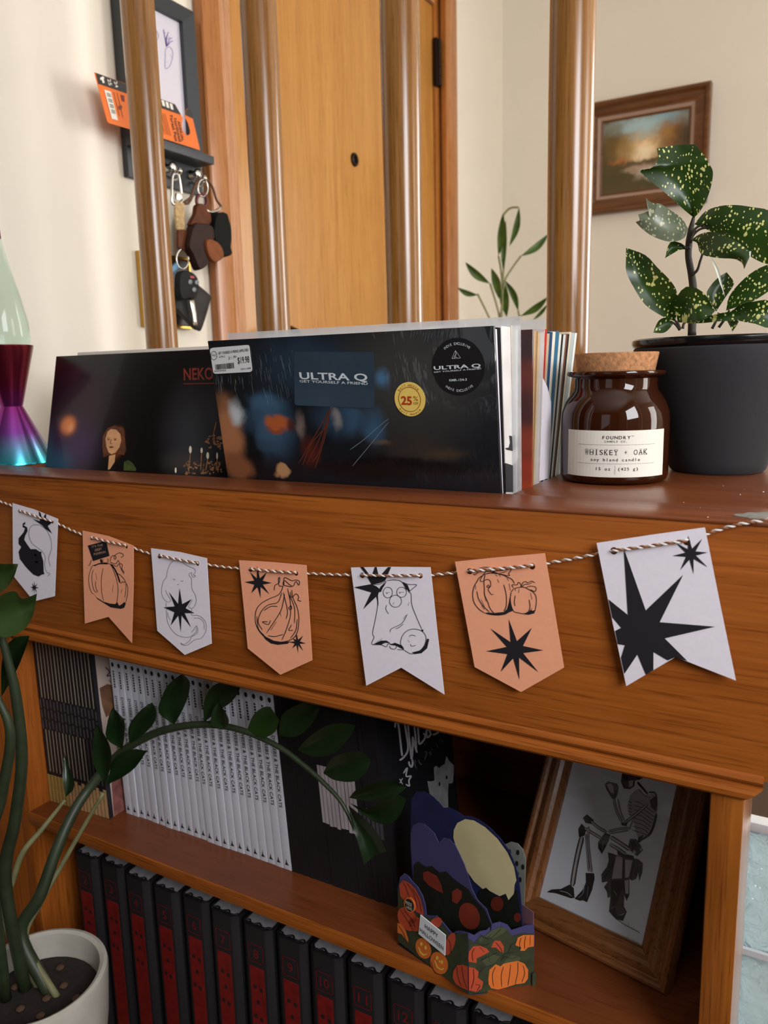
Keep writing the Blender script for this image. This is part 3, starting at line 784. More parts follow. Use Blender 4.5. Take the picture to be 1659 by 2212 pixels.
# ================================================================ candle jar
CJ = V((.1850, .187, 0)); RJ = .0508
cj = thing('candle_jar', CJ, 'amber glass candle jar with cork lid and white printed label', 'candle')
M_AMB = mat('amber_glass', '#4a210c', .03, Transmission_Weight=.6, IOR=1.45)
M_CORK = mat('cork', '#a8754c', .85, var=.35, vs=260, bump=.5, bs=350)
outer = [(0, .0005), (.046, .0005), (.0495, .002), (RJ, .006), (RJ, .058), (.0500, .066), (.0470, .075), (.0425, .082), (.0395, .086), (.0385, .090), (.0385, .0975), (.0400, .0985), (.0452, .1005), (.0460, .1025), (.0450, .1045), (.0372, .1050)]
inner = [(.0370, .100), (.0365, .090), (.0380, .085), (.0410, .080), (.0455, .073), (.0480, .065), (.0485, .058), (.0485, .008), (.045, .005), (0, .005)]
lathe('glass', outer + inner, CJ, M_AMB, cj, 64, 50)
lathe('wax', [(0, .0056), (.0445, .0056), (.0478, .009), (.0478, .050), (.046, .0508), (0, .0505)], CJ, mat('amber_wax', '#8a5a2e', .6), cj, 48)
tube('wick', [CJ + V((0, 0, .0505)), CJ + V((.001, 0, .056)), CJ + V((.003, .001, .060))], .0008, M_INK, cj, 6)
lathe('cork_lid', [(0, .097), (.0350, .097), (.0358, .1045), (.0390, .1205), (.0385, .1215), (0, .1215)], CJ, M_CORK, cj, 56)
th0 = math.atan2(CAM.y - CJ.y, CAM.x - CJ.x)
tG = (1040, 660, 2.68)
def jarpt(cx, cy, off):
    """label space: crop position -> point on the jar wall"""
    dx = max(-.99, min(.99, (cx - 752) / 331.0))
    th = th0 + math.asin(dx)
    z = .0513 - (cy - 650) / 300 * .0432
    return V((CJ.x + (RJ + off) * math.cos(th), CJ.y + (RJ + off) * math.sin(th), z))
n = 28
vs = []
for off in (.0004, .0001):
    for i in range(n + 1):
        x = 481 + (1037 - 481) * i / n
        vs += [jarpt(x, 652, off), jarpt(x, 950, off)]
m2 = 2 * (n + 1)
fs = [(2 * i, 2 * i + 1, 2 * i + 3, 2 * i + 2) for i in range(n)] + [(m2 + 2 * i, m2 + 2 * i + 2, m2 + 2 * i + 3, m2 + 2 * i + 1) for i in range(n)]
lb = fixn(mk('label', vs, fs, mat('label_paper', '#dcd7cc', .6), cj))
def jtext(s, xa, xb, yb_, h, bold=0.0, mono=False, slab=False):
    if not mono:
        v, f = glyphs(s, bold)
        x0 = min(q[0] for q in v); x1 = max(q[0] for q in v)
        return [jarpt(xa + (q[0] - x0) / (x1 - x0) * (xb - xa), yb_ - q[1] / .729 * h, .0007) for q in v], f
    parts = []
    n_ = len(s)
    for i, ch in enumerate(s):
        if ch == ' ': continue
        v, f = glyphs(ch, bold)
        x0 = min(q[0] for q in v); x1 = max(q[0] for q in v)
        cw = (xb - xa) / n_
        w = min(cw * .78, max(cw * .5, (x1 - x0) / .729 * h)) if ch not in '()+Iil1' else (cw * .5 if ch in '()+' else min(cw * .4, (x1 - x0) / .729 * h))
        sx = w / (x1 - x0)
        parts.append(([jarpt(xa + cw * (i + .5) - w / 2 + (q[0] - x0) * sx, yb_ - q[1] / .729 * h, .0007) for q in v], f))
        if slab and ch in 'WHIKYAilrdb1':   # slab serifs
            for yy in ((yb_, yb_ - h) if ch.isupper() else (yb_,)):
                parts.append(([jarpt(xa + cw * (i + .5) + a_ * cw * .30, yy + b_, .0007) for a_, b_ in ((-1, -.8), (1, -.8), (1, .8), (-1, .8))], [(0, 1, 2, 3)]))
    return merge(parts)
def jline(x0, y0, x1, y1, w):
    v = []
    for i in range(13):
        f = i / 12; x = x0 + (x1 - x0) * f; y = y0 + (y1 - y0) * f
        if abs(x1 - x0) > abs(y1 - y0): v += [jarpt(x, y - w, .0007), jarpt(x, y + w, .0007)]
        else: v += [jarpt(x - w, y, .0007), jarpt(x + w, y, .0007)]
    return v, [(2 * i, 2 * i + 1, 2 * i + 3, 2 * i + 2) for i in range(12)]
geo = [jtext('FOUNDRY', 680, 848, 705, 21, .012, True), jtext('TM', 850, 863, 690, 7), jtext('CANDLE CO.', 697, 829, 726, 12, .008, True), jtext('WHISKEY + OAK', 584, 946, 806, 35, -.004, True, True),
       jtext('soy blend candle', 618, 905, 846, 20, .006, True), jtext('15 oz', 646, 738, 905, 20, .006, True), jtext('(425 g)', 776, 896, 905, 20, .006, True)]
printed('label_print', geo, M_INK, lb)
printed('label_rules', [jline(545, 742, 985, 742, .7), jline(543, 863, 982, 863, .7), jline(762, 872, 762, 932, .7)], M_INKG, lb)
# ================================================================ leaves
def leafmat(name, dark, light, spot=None, rough=.35, trans=.25, spots=0.0):
    t = NT(name)
    ob = t.obj()
    c = t.ramp(t.noise(ob, 18, 3), [(.3, lin(dark)), (.7, lin(light))])
    if spot:
        v = t.n('ShaderNodeTexVoronoi', {'Vector': t.map(ob, (1, 1, .6)), 'Scale': 300.0, 'Randomness': 1.0})
        big = t.noise(ob, 60, 3, .6)
        sz = t.n('ShaderNodeMapRange', {'Value': big, 'From Min': .32, 'From Max': .66, 'To Min': .10, 'To Max': .52 * spots}).outputs[0]
        m = t.math('LESS_THAN', v.outputs['Distance'], sz)
        c = t.mix(m, c, lin(spot))
        n2 = t.noise(ob, 34, 2, .5)
        m2 = t.math('GREATER_THAN', n2, .665)
        c = t.mix(t.math('MULTIPLY', m2, .8), c, lin(spot))
    t.set(Base_Color=c, Roughness=rough, Specular_IOR_Level=.5)
    tr = t.n('ShaderNodeBsdfTranslucent', {'Color': c})
    mx = t.n('ShaderNodeMixShader', {0: trans, 1: t.b.outputs[0], 2: tr.outputs[0]})
    t.t.links.new(mx.outputs[0], t.out.inputs[0])
    return t.m
def leaf(name, tr, base, rows, tip, ys, mat_, parent, fold=-.006, curl=.0, sub=3):
    """rows: (Lx,Ly, Mx,My, Rx,Ry) stations of a blade; ys: depth of the midrib from base to tip"""
    st = []
    b = tr(*base)[0]; st.append((b, b, b))
    for r in rows:
        st.append(tuple(tr(*r)))
    if tip:
        e_ = tr(*tip)[0]; st.append((e_, e_, e_))
    n_ = len(st)
    def depth(i): 
        f = i / (n_ - 1) * (len(ys) - 1); k = min(int(f), len(ys) - 2)
        return ys[k] + (ys[k + 1] - ys[k]) * (f - k)
    rails = [[], [], []]
    for i, (l, m_, r) in enumerate(st):
        y = depth(i)
        e_ = 1 if 0 < i < n_ - 1 or (i == n_ - 1 and not tip) else 0
        rails[0].append(Py(l[0], l[1], y + fold * e_)); rails[1].append(Py(m_[0], m_[1], y)); rails[2].append(Py(r[0], r[1], y + fold * e_))
    rails = [crom(q, sub) for q in rails]
    m_ = len(rails[0])
    vs = []
    for i in range(m_):
        L, M_, R = rails[0][i], rails[1][i], rails[2][i]
        bow = V((0, curl, 0))
        vs += [L, (L + M_) / 2 + bow, M_, (M_ + R) / 2 + bow, R]
    fs = [(5 * i + k, 5 * i + k + 1, 5 * i + k + 6, 5 * i + k + 5) for i in range(m_ - 1) for k in range(4)]
    o = mk(name, vs, fs, mat_, parent, smooth=True)
    bm = bmesh.new(); bm.from_mesh(o.data)
    bmesh.ops.remove_doubles(bm, verts=bm.verts, dist=1e-6)
    bmesh.ops.recalc_face_normals(bm, faces=bm.faces)
    bm.to_mesh(o.data); bm.free()
    return o
def blade(name, tr, base, tip, w, y0, y1, mat_, parent, bend=0.0, fold=-.004):
    (x0, y0_), = tr(*base); (x1, y1_), = tr(*tip)
    dx, dy = x1 - x0, y1_ - y0_
    L = math.hypot(dx, dy); nx, ny_ = -dy / L, dx / L
    rows = []
    for f, ww in ((.15, .45), (.35, .9), (.55, 1.0), (.75, .72), (.9, .34)):
        b = bend * math.sin(math.pi * f)
        mx_, my_ = x0 + dx * f + nx * b, y0_ + dy * f + ny_ * b
        h = w / 2 * ww
        rows.append((mx_ + nx * h, my_ + ny_ * h, mx_, my_, mx_ - nx * h, my_ - ny_ * h))
    I = T(0, 0, 1)
    return leaf(name, I, (x0, y0_), rows, (x1, y1_), [y0, y1], mat_, parent, fold)

# ---- speckled plant in the dark pot
PC = V((.268, .285, 0))
sp = thing('potted_plant', PC, 'green speckled-leaf plant in a dark grey pot on the cabinet top', 'plant')
M_POT = mat('pot_charcoal', '#26272b', .7, var=.05, vs=60, bump=.05, bs=500)
M_RIM = mat('liner_black', '#0e0e10', .18)
M_SOIL = mat('soil', '#1d120c', .95, var=.5, vs=150, bump=.8, bs=150)
lathe('pot', [(0, .0004), (.044, .0004), (.0465, .003), (.050, .012), (.0675, .066), (.0800, .104), (.0855, .121), (.0862, .1245), (.0850, .126), (.0830, .1255), (.0640, .070), (.044, .006), (0, .006)], PC, M_POT, sp, 64)
lathe('inner_liner', [(.0790, .112), (.0850, .1262), (.0868, .1272), (.0880, .1300), (.0878, .1335), (.0850, .1350), (.0820, .1342), (.0780, .118)], PC, M_RIM, sp, 64)
lathe('soil', [(0, .120), (.05, .121), (.079, .118), (.06, .09), (0, .085)], PC, M_SOIL, sp, 32)
tH = T(1180, 150, 3.463)
M_STEM = mat('stem_dark', '#2b2115', .6, var=.3, vs=90)
M_SPK = leafmat('speckled_leaf', '#1c300f', '#2d4a16', '#d9d98a', .34, .28, .75)
M_SPKB = leafmat('speckled_leaf_sheen', '#55604a', '#77806a', '#b9bb98', .3, .15, .9)  # paler copy of the leaf; paints the sheen on its reflecting back
M_LITEDGE = mat('backlit_edge', '#dfe3d6', .35)  # near-white colour paints the bright backlit edge of a leaf
stp = [Py(*tH(*q)[0], .285) for q in ((1090, 1990), (1095, 1800), (1100, 1640), (1085, 1520), (1065, 1400), (1070, 1290), (1085, 1190), (1103, 1105))]
tube('stem', stp, [.0042, .0042, .0040, .0036, .0034, .0036, .0030, .0015], M_STEM, sp, 10)
for a in (((1080, 1290), (1110, 1200), (1160, 1165), (1240, 1150)), ((1075, 1300), (1100, 1240), (1150, 1195), (1220, 1180)), ((1090, 1540), (1130, 1500), (1150, 1440), (1170, 1380)), ((1075, 1330), (1050, 1340), (1020, 1320), (990, 1315)), ((1000, 1940), (985, 1900), (965, 1880)), ((1020, 1940), (1030, 1900), (1060, 1880)), ((1240, 1940), (1270, 1880), (1290, 1820)), ((1290, 1930), (1340, 1860), (1370, 1800)), ((1000, 1950), (970, 1910), (940, 1890))):
    tube('petiole', [Py(*tH(*q)[0], .278) for q in a], [.0016, .0013, .0012], M_STEM, sp, 6)
leaf('leaf', tH, (1105, 1110), [(1040, 1058, 1095, 1050, 1150, 1062), (950, 975, 1078, 960, 1205, 962), (850, 890, 1058, 860, 1238, 850), (702, 765, 1030, 770, 1246, 760), (785, 738, 1010, 700, 1215, 702), (836, 680, 995, 636, 1188, 650), (828, 590, 985, 564, 1112, 560)], None, [.283, .27, .262, .27], M_SPK, sp, -.012)
leaf('leaf', tH, (1062, 1190), [(1030, 1262, 1010, 1200, 1015, 1115), (930, 1290, 910, 1190, 925, 1050), (810, 1255, 820, 1160, 830, 1000), (725, 1200, 765, 1125, 760, 1060), (668, 1142, 700, 1128, 688, 1085)], None, [.28, .262, .25, .248], M_SPKB, sp, .006)
leaf('leaf', tH, (830, 1010), [(800, 1100, 790, 1050, 800, 1000), (775, 1110, 768, 1050, 770, 985)], (745, 958), [.252, .25], M_SPKB, sp, .0)
leaf('leaf', tH, (1055, 1345), [(1000, 1350, 1000, 1325, 1010, 1300), (945, 1378, 935, 1335, 925, 1294)], (888, 1412), [.28, .27], M_SPK, sp)
leaf('leaf', tH, (965, 1885), [(860, 1842, 930, 1830, 985, 1760), (740, 1760, 880, 1760, 972, 1650), (660, 1640, 800, 1650, 920, 1570), (600, 1520, 720, 1530, 830, 1480), (596, 1420, 650, 1420, 740, 1388)], (597, 1334), [.262, .245, .235, .24], M_SPK, sp, -.008)
leaf('leaf', tH, (1270, 1812), [(1200, 1690, 1270, 1710, 1340, 1705), (1228, 1620, 1310, 1620, 1385, 1640), (1290, 1553, 1345, 1570, 1403, 1590)], (1350, 1517), [.29, .3], M_SPK, sp, -.006)
leaf('leaf', tH, (1345, 1805), [(1368, 1700, 1430, 1710, 1440, 1772), (1450, 1595, 1520, 1630, 1550, 1732), (1560, 1505, 1640, 1560, 1662, 1660), (1690, 1450, 1740, 1500, 1760, 1590)], (1850, 1430), [.28, .265, .27], M_SPK, sp, -.008)
leaf('leaf', tH, (1350, 1835), [(1450, 1762, 1460, 1820, 1450, 1882), (1560, 1735, 1570, 1820, 1560, 1902), (1680, 1735, 1690, 1830, 1680, 1936)], (1820, 1880), [.27, .25, .255], M_SPK, sp, -.006)
leaf('leaf', tH, (985, 1892), [(960, 1745, 1040, 1800, 1060, 1896), (1045, 1626, 1105, 1760, 1150, 1882), (1175, 1668, 1195, 1780, 1222, 1850)], (1263, 1806), [.255, .235, .235], M_SPK, sp, -.006)
leaf('leaf', tH, (1040, 1897), [(1150, 1862, 1160, 1882, 1170, 1898), (1290, 1826, 1300, 1858, 1315, 1882), (1400, 1812, 1415, 1850, 1405, 1882)], (1476, 1840), [.25, .225, .225], M_SPK, sp, -.003)
leaf('leaf', tH, (1345, 1862), [(1385, 1865, 1375, 1890, 1365, 1905), (1440, 1885, 1410, 1920, 1380, 1930)], (1392, 1962), [.235, .215], M_SPK, sp, -.003)
leaf('leaf', tH, (955, 1895), [(900, 1856, 902, 1895, 915, 1946), (840, 1880, 852, 1922, 872, 1972)], (799, 1969), [.255, .24], M_SPK, sp, -.004)
leaf('leaf', tH, (1108, 1158), [(1190, 1062, 1230, 1140, 1210, 1202), (1300, 1022, 1330, 1152, 1310, 1257), (1420, 1014, 1450, 1177, 1430, 1332), (1540, 1030, 1570, 1205, 1540, 1407), (1680, 1060, 1690, 1240, 1660, 1457), (1800, 1180, 1800, 1280, 1770, 1420)], (1880, 1330), [.28, .262, .25, .25], M_SPK, sp, .010)
leaf('leaf', tH, (1080, 1277), [(1150, 1232, 1150, 1280, 1130, 1302), (1250, 1215, 1240, 1312, 1160, 1382), (1370, 1260, 1340, 1352, 1290, 1411), (1470, 1320, 1430, 1392, 1400, 1417), (1526, 1376, 1490, 1432, 1462, 1446)], (1480, 1494), [.275, .24, .225], M_SPK, sp, .008)
leaf('lit_leaf_edge', tH, (1228, 1398), [(1240, 1430, 1246, 1440, 1252, 1428), (1266, 1500, 1276, 1500, 1288, 1492), (1296, 1590, 1304, 1590, 1312, 1586)], (1338, 1704), [.25, .232], M_LITEDGE, sp, -.001)
plate('lit_leaf_edge', Surf((0, .236, 0), (0, 1, 0)), [tH(1518, 1362, 1532, 1358, 1528, 1420, 1518, 1418)], 0, .0004, M_LITEDGE, sp)

# ---- lava lamp at the far left
LC = V((-.613, .105, -.003))
lp = thing('lava_lamp', LC, 'lava lamp with iridescent purple-teal metal base at the left edge', 'lamp')
def zgrad(name, stops, z0, z1, metal, rough):
    t = NT(name)
    z = t.n('ShaderNodeSeparateXYZ', {0: t.obj()}).outputs[2]
    f = t.n('ShaderNodeMapRange', {'Value': z, 'From Min': z0, 'From Max': z1}).outputs[0]
    t.set(Base_Color=t.ramp(f, [(p, lin(c)) for p, c in stops]), Metallic=metal, Roughness=rough)
    return t.m
M_IRI = zgrad('iridescent_metal', [(0, '#2aa6b0'), (.25, '#5a8fb0'), (.55, '#7d3f96'), (1, '#8a2a78')], -.039, .039, .9, .22)
M_CUP = zgrad('ruby_metal', [(0, '#7d2a72'), (.35, '#701a34'), (1, '#5e141c')], -.04, .04, .85, .25)
lathe('base', [(0, 0), (.0470, 0), (.0490, .001), (.0485, .004), (.0145, .078), (0, .078)], LC, M_IRI, lp, 48)
lathe('cup', [(0, .078), (.0145, .078), (.0355, .1575), (.0355, .1595), (.0340, .1600), (0, .150)], LC, M_CUP, lp, 48)
M_LG = mat('lamp_glass', '#dff0e6', .03, Transmission_Weight=.85, IOR=1.3)
lathe('glass_bottle', [(0, .152), (.0320, .160), (.0335, .170), (.0325, .190), (.0255, .225), (.0140, .275), (.0090, .300), (0, .300)], LC, M_LG, lp, 48)
lathe('cap', [(0, .300), (.0095, .298), (.0085, .335), (.0075, .338), (0, .338)], LC, M_CUP, lp, 40)

# ================================================================ key rack on the left wall
M_RACK = mat('rack_grey_black', '#3a3e42', .5)
t5 = T(200, 0, 5.53); tJ = T(270, 330, 5.144); tF = T(0, 0, 2.911)
kr = thing('key_rack', (XW, .503, .442), 'dark grey photo frame key rack with small shelf and hooks on the left wall', 'key rack')
def frame_sweep(name, o, eu, ev, en, w, h, prof_, mat_, parent):
    vs, fs = [], []
    for d, hh in prof_:
        for sx, sy in ((-1, -1), (1, -1), (1, 1), (-1, 1)):
            vs.append(V(o) + eu * (sx * (w / 2 - d)) + ev * (sy * (h / 2 - d)) + en * hh)
    m_ = len(prof_)
    for i in range(m_ - 1):
        for k in range(4):
            j = (k + 1) % 4
            fs.append((4 * i + k, 4 * i + j, 4 * i + 4 + j, 4 * i + 4 + k))
    return fixn(mk(name, vs, fs, mat_, parent))
UX, UY, UZ = V((1, 0, 0)), V((0, 1, 0)), V((0, 0, 1))
ky0, ky1, kz0, kz1, kzm = .405, .577, .438, .743, .499
o = V((XW + .0005, (ky0 + ky1) / 2, (kzm + kz1) / 2))
frame_sweep('frame', o, -UY, UZ, UX, ky1 - ky0, kz1 - kzm, [(0, 0), (0, .022), (.003, .024), (.020, .012), (.0205, .004), (.0205, 0), (0, 0)], M_RACK, kr)
box('hook_board', (XW + .0005, ky0, kz0), (XW + .012, ky1 + .006, kzm), M_RACK, kr, b=.001)
shf = box('ledge', (XW + .0125, ky0 - .003, kzm - .015), (XW + .052, ky1 - .004, kzm - .001), M_RACK, kr, b=.001)
SK = Surf((XW + .0045, 0, 0), (1, 0, 0))
ph = box('photo_paper', (XW + .001, ky0 + .0206, kzm + .0206), (XW + .0045, ky1 - .0206, kz1 - .0206), mat('glazed_photo', '#d9d5e2', .25, Coat_Weight=1.0, Coat_Roughness=.02), kr)
M_PUR = mat('ink_purple', '#7a68ae', .6)
geo = ink(SK, [t5(915, 560, 870, 590, 866, 680, 866, 810, 905, 805, 940, 740, 958, 650, 945, 590, 915, 555), t5(925, 650, 945, 690), t5(870, 660, 880, 665), t5(875, 740, 890, 745)], .8, .0006) , ink(SK, [t5(880, 560, 860, 440, 845, 350), t5(885, 555, 880, 460, 905, 380), t5(892, 550, 915, 470, 950, 455), t5(895, 545, 930, 500, 960, 492), t5(885, 560, 875, 480, 890, 430), t5(855, 400, 870, 390), t5(890, 470, 920, 440)], 1.8, .0006)
printed('drawing_print', list(geo) + [ink(SK, [t5(700, 350, 750, 360, 782, 410, 780, 455, 750, 485, 712, 470), t5(700, 320, 712, 300), t5(706, 330, 730, 312)], .9, .0006)], M_PUR, kr)
def hookpart(cx, cy, cx2, cy2):
    b = Px(*tJ(cx, cy)[0], XW + .0125)
    hk = lathex('hook', [(0, -.011), (.0085, -.011), (.0085, -.007), (.006, -.004), (.006, .004), (.0085, .006), (.0085, .010), (.006, .012), (0, .012)], b + V((.0115, 0, 0)), M_STEEL, kr)
    WLOC[hk] = V(hk.location) + WLOC[kr]
    e_ = Px(*tJ(cx2, cy2)[0], XW + .045)
    tube('prong', [b + V((.002, 0, -.012)), b + V((.012, .002, -.018)), b + V((.025, .004, -.018)), e_ - V((.002, 0, .004))], .0028, M_STEEL, hk, 8)
    lathe('prong_ball', [(0, -.0055), (.0035, -.0045), (.0055, -.001), (.0055, .001), (.0035, .0045), (0, .0055)], e_, M_STEEL, hk, 16)
    return b, e_
b1, e1 = hookpart(445, 178, 605, 205)
b2, e2 = hookpart(725, 252, 880, 285)

# forest pass tag standing on the ledge
M_ORG = mat('card_orange', '#e86f0e', .55); M_TAGK = mat('card_black', '#1d1a18', .55)
ST = Surf((XW + .050, 0, kzm), (1, 0, .03))
tagpts = t5(20, 862, 400, 1000, 760, 1160, 985, 1245, 1050, 1360, 1078, 1405, 1068, 1480, 1072, 1540, 1105, 1598, 1140, 1620, 1163, 1600, 1166, 1560, 1140, 1470, 1098, 1392, 1110, 1320, 1130, 1295, 1165, 1300, 1182, 1340, 1200, 1430, 1285, 1795, 800, 1640, 400, 1530, 190, 1468, 172, 1440)
fp = plate('pass_tag', ST, [tagpts], 0, .0006, M_ORG)
tag(fp, 'orange hanging forest pass card with black band, propped on the key rack ledge', 'pass card')
printed('black_band', inkpoly(ST, [t5(36, 870, 400, 1004, 760, 1163, 983, 1248, 1048, 1360, 1056, 1372, 760, 1272, 400, 1115, 66, 1000), t5(1100, 1370, 1112, 1320, 1132, 1297, 1163, 1302, 1180, 1342, 1196, 1418)], .0005), M_TAGK, fp)
M_TW = mat('card_white', '#e8e2d6', .6); M_TB = mat('ink_brown', '#7c2f0c', .6)
geo = [ptext(ST, '25', *t5(172, 945, 190, 1022, 212, 944), .0009, .01), ptext(ST, '24', *t5(250, 972, 268, 1048, 288, 970), .0009, .01), inkpoly(ST, [t5(85, 930, 120, 912, 138, 930, 128, 950, 140, 990, 118, 995, 108, 960, 90, 955), t5(135, 1072, 212, 1095, 300, 1440, 226, 1420)], .0008)]
for k in range(4):
    x = 768 + k * 49; y = 1172 + k * 20
    geo.append(inkpoly(ST, [t5(x, y, x + 33, y + 13, x + 48, y + 82, x + 16, y + 72)], .0008))
printed('white_print', geo, M_TW, fp)
bars = []
for k in range(16):
    f = k / 16; x = 160 + 70 * f; y = 1110 + 265 * f
    if k % 4 != 3: bars.append(t5(x, y, x + 48, y + 12, x + 51, y + 20, x + 3, y + 8))
printed('barcode_print', [inkpoly(ST, bars, .0012), ptext(ST, 'ANNUAL', *t5(1012, 1450, 1065, 1690, 1042, 1446), .0008, .02), ptext(ST, 'Northwest', *t5(965, 1415, 1030, 1700, 1000, 1412), .0008, .015), ptext(ST, 'Forest Pass', *t5(918, 1380, 985, 1690, 952, 1376), .0008, .015)], M_INK, fp)
sm = [t5(x, 1100 + (x - 250) * .2 , x + 70, 1390 + (x - 250) * .35) for x in (250, 290)] + [t5(x, 1330 + (x - 780) * .35, x + 70, 1600 + (x - 780) * .3) for x in (790, 815, 838, 862)]
printed('fine_print', [ink(ST, sm, 1.6, .0008, 0), inkpoly(ST, [t5(330, 1130, 375, 1145, 380, 1220, 352, 1205), ell(*t5(328, 1283)[0], 4, 5, 10)], .0008)], M_TB, fp)

# keys
def puffy(name, surf, pts, d, mat_, parent, back=.4, off=0.0):
    pts = [(q.x, q.y) for q in crom([(a_, b_, 0) for a_, b_ in [pts[-1]] + pts + [pts[0], pts[1]]], 3)][3:-4] if len(pts) > 5 else pts
    cx = sum(p[0] for p in pts) / len(pts); cy = sum(p[1] for p in pts) / len(pts)
    n_ = len(pts)
    vs = []
    for tt, hh in ((.90, -back), (1, -back * .6), (1.0, 0), (.985, .5), (.93, .86), (.6, .97)):
        vs += [surf.p((cx + (p[0] - cx) * tt, cy + (p[1] - cy) * tt), off + hh * d) for p in pts]
    vs.append(surf.p((cx, cy), off + d)); vs.append(surf.p((cx, cy), off - back * d))
    fs = []
    for k in range(5):
        for i in range(n_):
            j = (i + 1) % n_
            fs.append((k * n_ + i, k * n_ + j, (k + 1) * n_ + j, (k + 1) * n_ + i))
    fs += [(5 * n_ + i, 5 * n_ + (i + 1) % n_, 6 * n_) for i in range(n_)] + [((i + 1) % n_, i, 6 * n_ + 1) for i in range(n_)]
    o_ = fixn(mk(name, vs, fs, mat_, parent))
    return autosmooth(o_, 50)
S6 = Surf((XW + .042, 0, 0), (1, 0, 0))
P6 = lambda x, y, off=0.0: S6.p(tJ(x, y)[0], off)
M_LEA = mat('leather_brown', '#5a2d16', .6, 0.0, .2, var=.25, vs=60); M_LEAD = mat('leather_dark', '#2e1a14', .6, 0.0, .2, var=.3, vs=60); M_WEB = mat('webbing_tan', '#b99a6c', .8, var=.35, vs=220)
M_FOB = mat('fob_black', '#151515', .6, 0.0, .2); M_WAL = mat('wallet_leather', '#33302e', .6, 0.0, .2, var=.2, vs=50); M_CORD = mat('cord_brown', '#5b3a22', .6)
k1 = thing('key_lanyard', e1 - V((0, 0, .01)), 'car keys and dark wallet on a tan webbing lanyard, hung from the left hook', 'keys')
tube('clip', [P6(x, y) for x, y in ((560, 235), (528, 255), (520, 400), (520, 540), (545, 575), (600, 560), (640, 530), (632, 480), (622, 400), (605, 290), (585, 240), (560, 235))], .0024, M_STEEL, k1, 8, 4)
puffy('clip_gate', S6, tJ(560, 450, 640, 450, 645, 520, 560, 520), .004, M_STEEL, k1)
puffy('strap', S6, tJ(546, 540, 652, 555, 656, 860, 572, 860, 552, 700), .003, M_WEB, k1)
puffy('strap_end', S6, tJ(570, 855, 668, 860, 690, 1060, 640, 1085, 572, 1060), .004, M_LEA, k1, off=.001)
tube('split_ring', [P6(630 + 68 * math.sin(a), 1180 - 110 * math.cos(a), .002) for a in [i * 2 * math.pi / 16 for i in range(17)]], .0014, M_STEEL, k1, 8, 2)
fob = puffy('key_fob', S6, tJ(520, 1360, 590, 1315, 660, 1330, 720, 1390, 738, 1480, 722, 1580, 690, 1635, 640, 1620, 560, 1640, 520, 1560), .010, M_FOB, k1, off=.010)
printed('red_button', inkpoly(S6, [tJ(628, 1378, 670, 1382, 678, 1404, 632, 1402)], .0205), mat('button_red', '#b02a20', .5), fob)
for x, y in ((628, 1445), (672, 1530), (700, 1450)): puffy('fob_button', S6, ell(*tJ(x, y)[0], 4.6, 5.4, 10), .002, mat('button_grey', '#5c6064', .35), fob, off=.0195)
puffy('key_blade', S6, tJ(655, 1635, 705, 1640, 745, 1925, 708, 1920, 690, 1800), .002, M_STEEL, k1, off=.012)
wl = puffy('card_wallet', S6, tJ(540, 1720, 690, 1400, 730, 1400, 940, 1570, 952, 1640, 860, 1950, 825, 1972, 750, 1930, 560, 1730), .007, M_WAL, k1, off=-.004)
puffy('blue_tag', S6, tJ(505, 1270, 560, 1220, 590, 1270, 540, 1330, 505, 1370), .004, mat('tag_blue', '#2f6d94', .4), k1)
k2 = thing('key_pouch', e2 - V((0, 0, .01)), 'brown leather key pouch with black sleeve and cord loop, hung from the right hook', 'keys')
tube('ring', [P6(845 + 55 * math.sin(a), 395 - 95 * math.cos(a), .004) for a in [i * 2 * math.pi / 16 for i in range(17)]], .0017, M_STEEL, k2, 8, 2)
tube('red_loop', [P6(838 + 58 * math.sin(a), 535 - 75 * math.cos(a), .003) for a in [i * 2 * math.pi / 16 for i in range(17)]], .003, mat('cord_red', '#5c1a1c', .5), k2, 8, 2)
tube('cord', [P6(x, y, .001) for x, y in ((800, 300), (760, 400), (720, 500), (650, 555), (700, 560), (745, 480), (770, 380), (830, 300), (905, 300), (970, 390), (1010, 520), (1062, 600), (1010, 640), (940, 665), (880, 640))], .0022, M_CORD, k2, 8, 4)
tube('strap_link', [P6(x, y, .004) for x, y in ((860, 620), (920, 660), (1000, 650), (1050, 610))], .0028, M_STEEL, k2, 8, 4)
puffy('pouch_neck', S6, tJ(760, 590, 830, 570, 880, 640, 920, 700, 905, 810, 700, 815, 700, 770, 745, 680), .008, M_LEA, k2, off=.002)
puffy('pouch_body', S6, tJ(700, 800, 800, 790, 900, 810, 935, 900, 920, 1000, 870, 1240, 780, 1310, 740, 1280, 690, 1150, 640, 1060, 650, 960), .013, M_LEAD, k2, off=.004)
puffy('leather_disc', S6, tJ(805, 1000, 840, 970, 900, 985, 960, 1030, 1000, 1110, 1000, 1180, 920, 1230, 870, 1210, 820, 1120), .006, mat('leather_tan', '#7c431f', .6, 0.0, .2, var=.2, vs=60), k2, off=.016)
puffy('black_sleeve', S6, tJ(945, 690, 1000, 668, 1060, 672, 1085, 740, 1112, 850, 1115, 980, 1105, 1080, 1120, 1150, 1010, 1160, 960, 1060, 915, 940, 920, 800), .014, mat('sleeve_black', '#0d0f0e', .7, 0.0, .15), k2, off=.004)

# small brass plaque under the rack
pq = thing('brass_plaque', (XW, .475, .195), 'small brass-edged dark plaque on the left wall below the key rack', 'plaque')
pz0, pz1 = .196, .322
box('plate', (XW + .0005, .424, pz0 + .003), (XW + .007, .532, pz1 - .003), mat('plaque_dark', '#2a1d16', .4), pq)
frame_sweep('rim', V((XW + .0005, .478, (pz0 + pz1) / 2)), -UY, UZ, UX, .122, pz1 - pz0, [(0, 0), (0, .010), (.004, .010), (.006, .007), (.006, 0), (0, 0)], M_BRASS, pq)

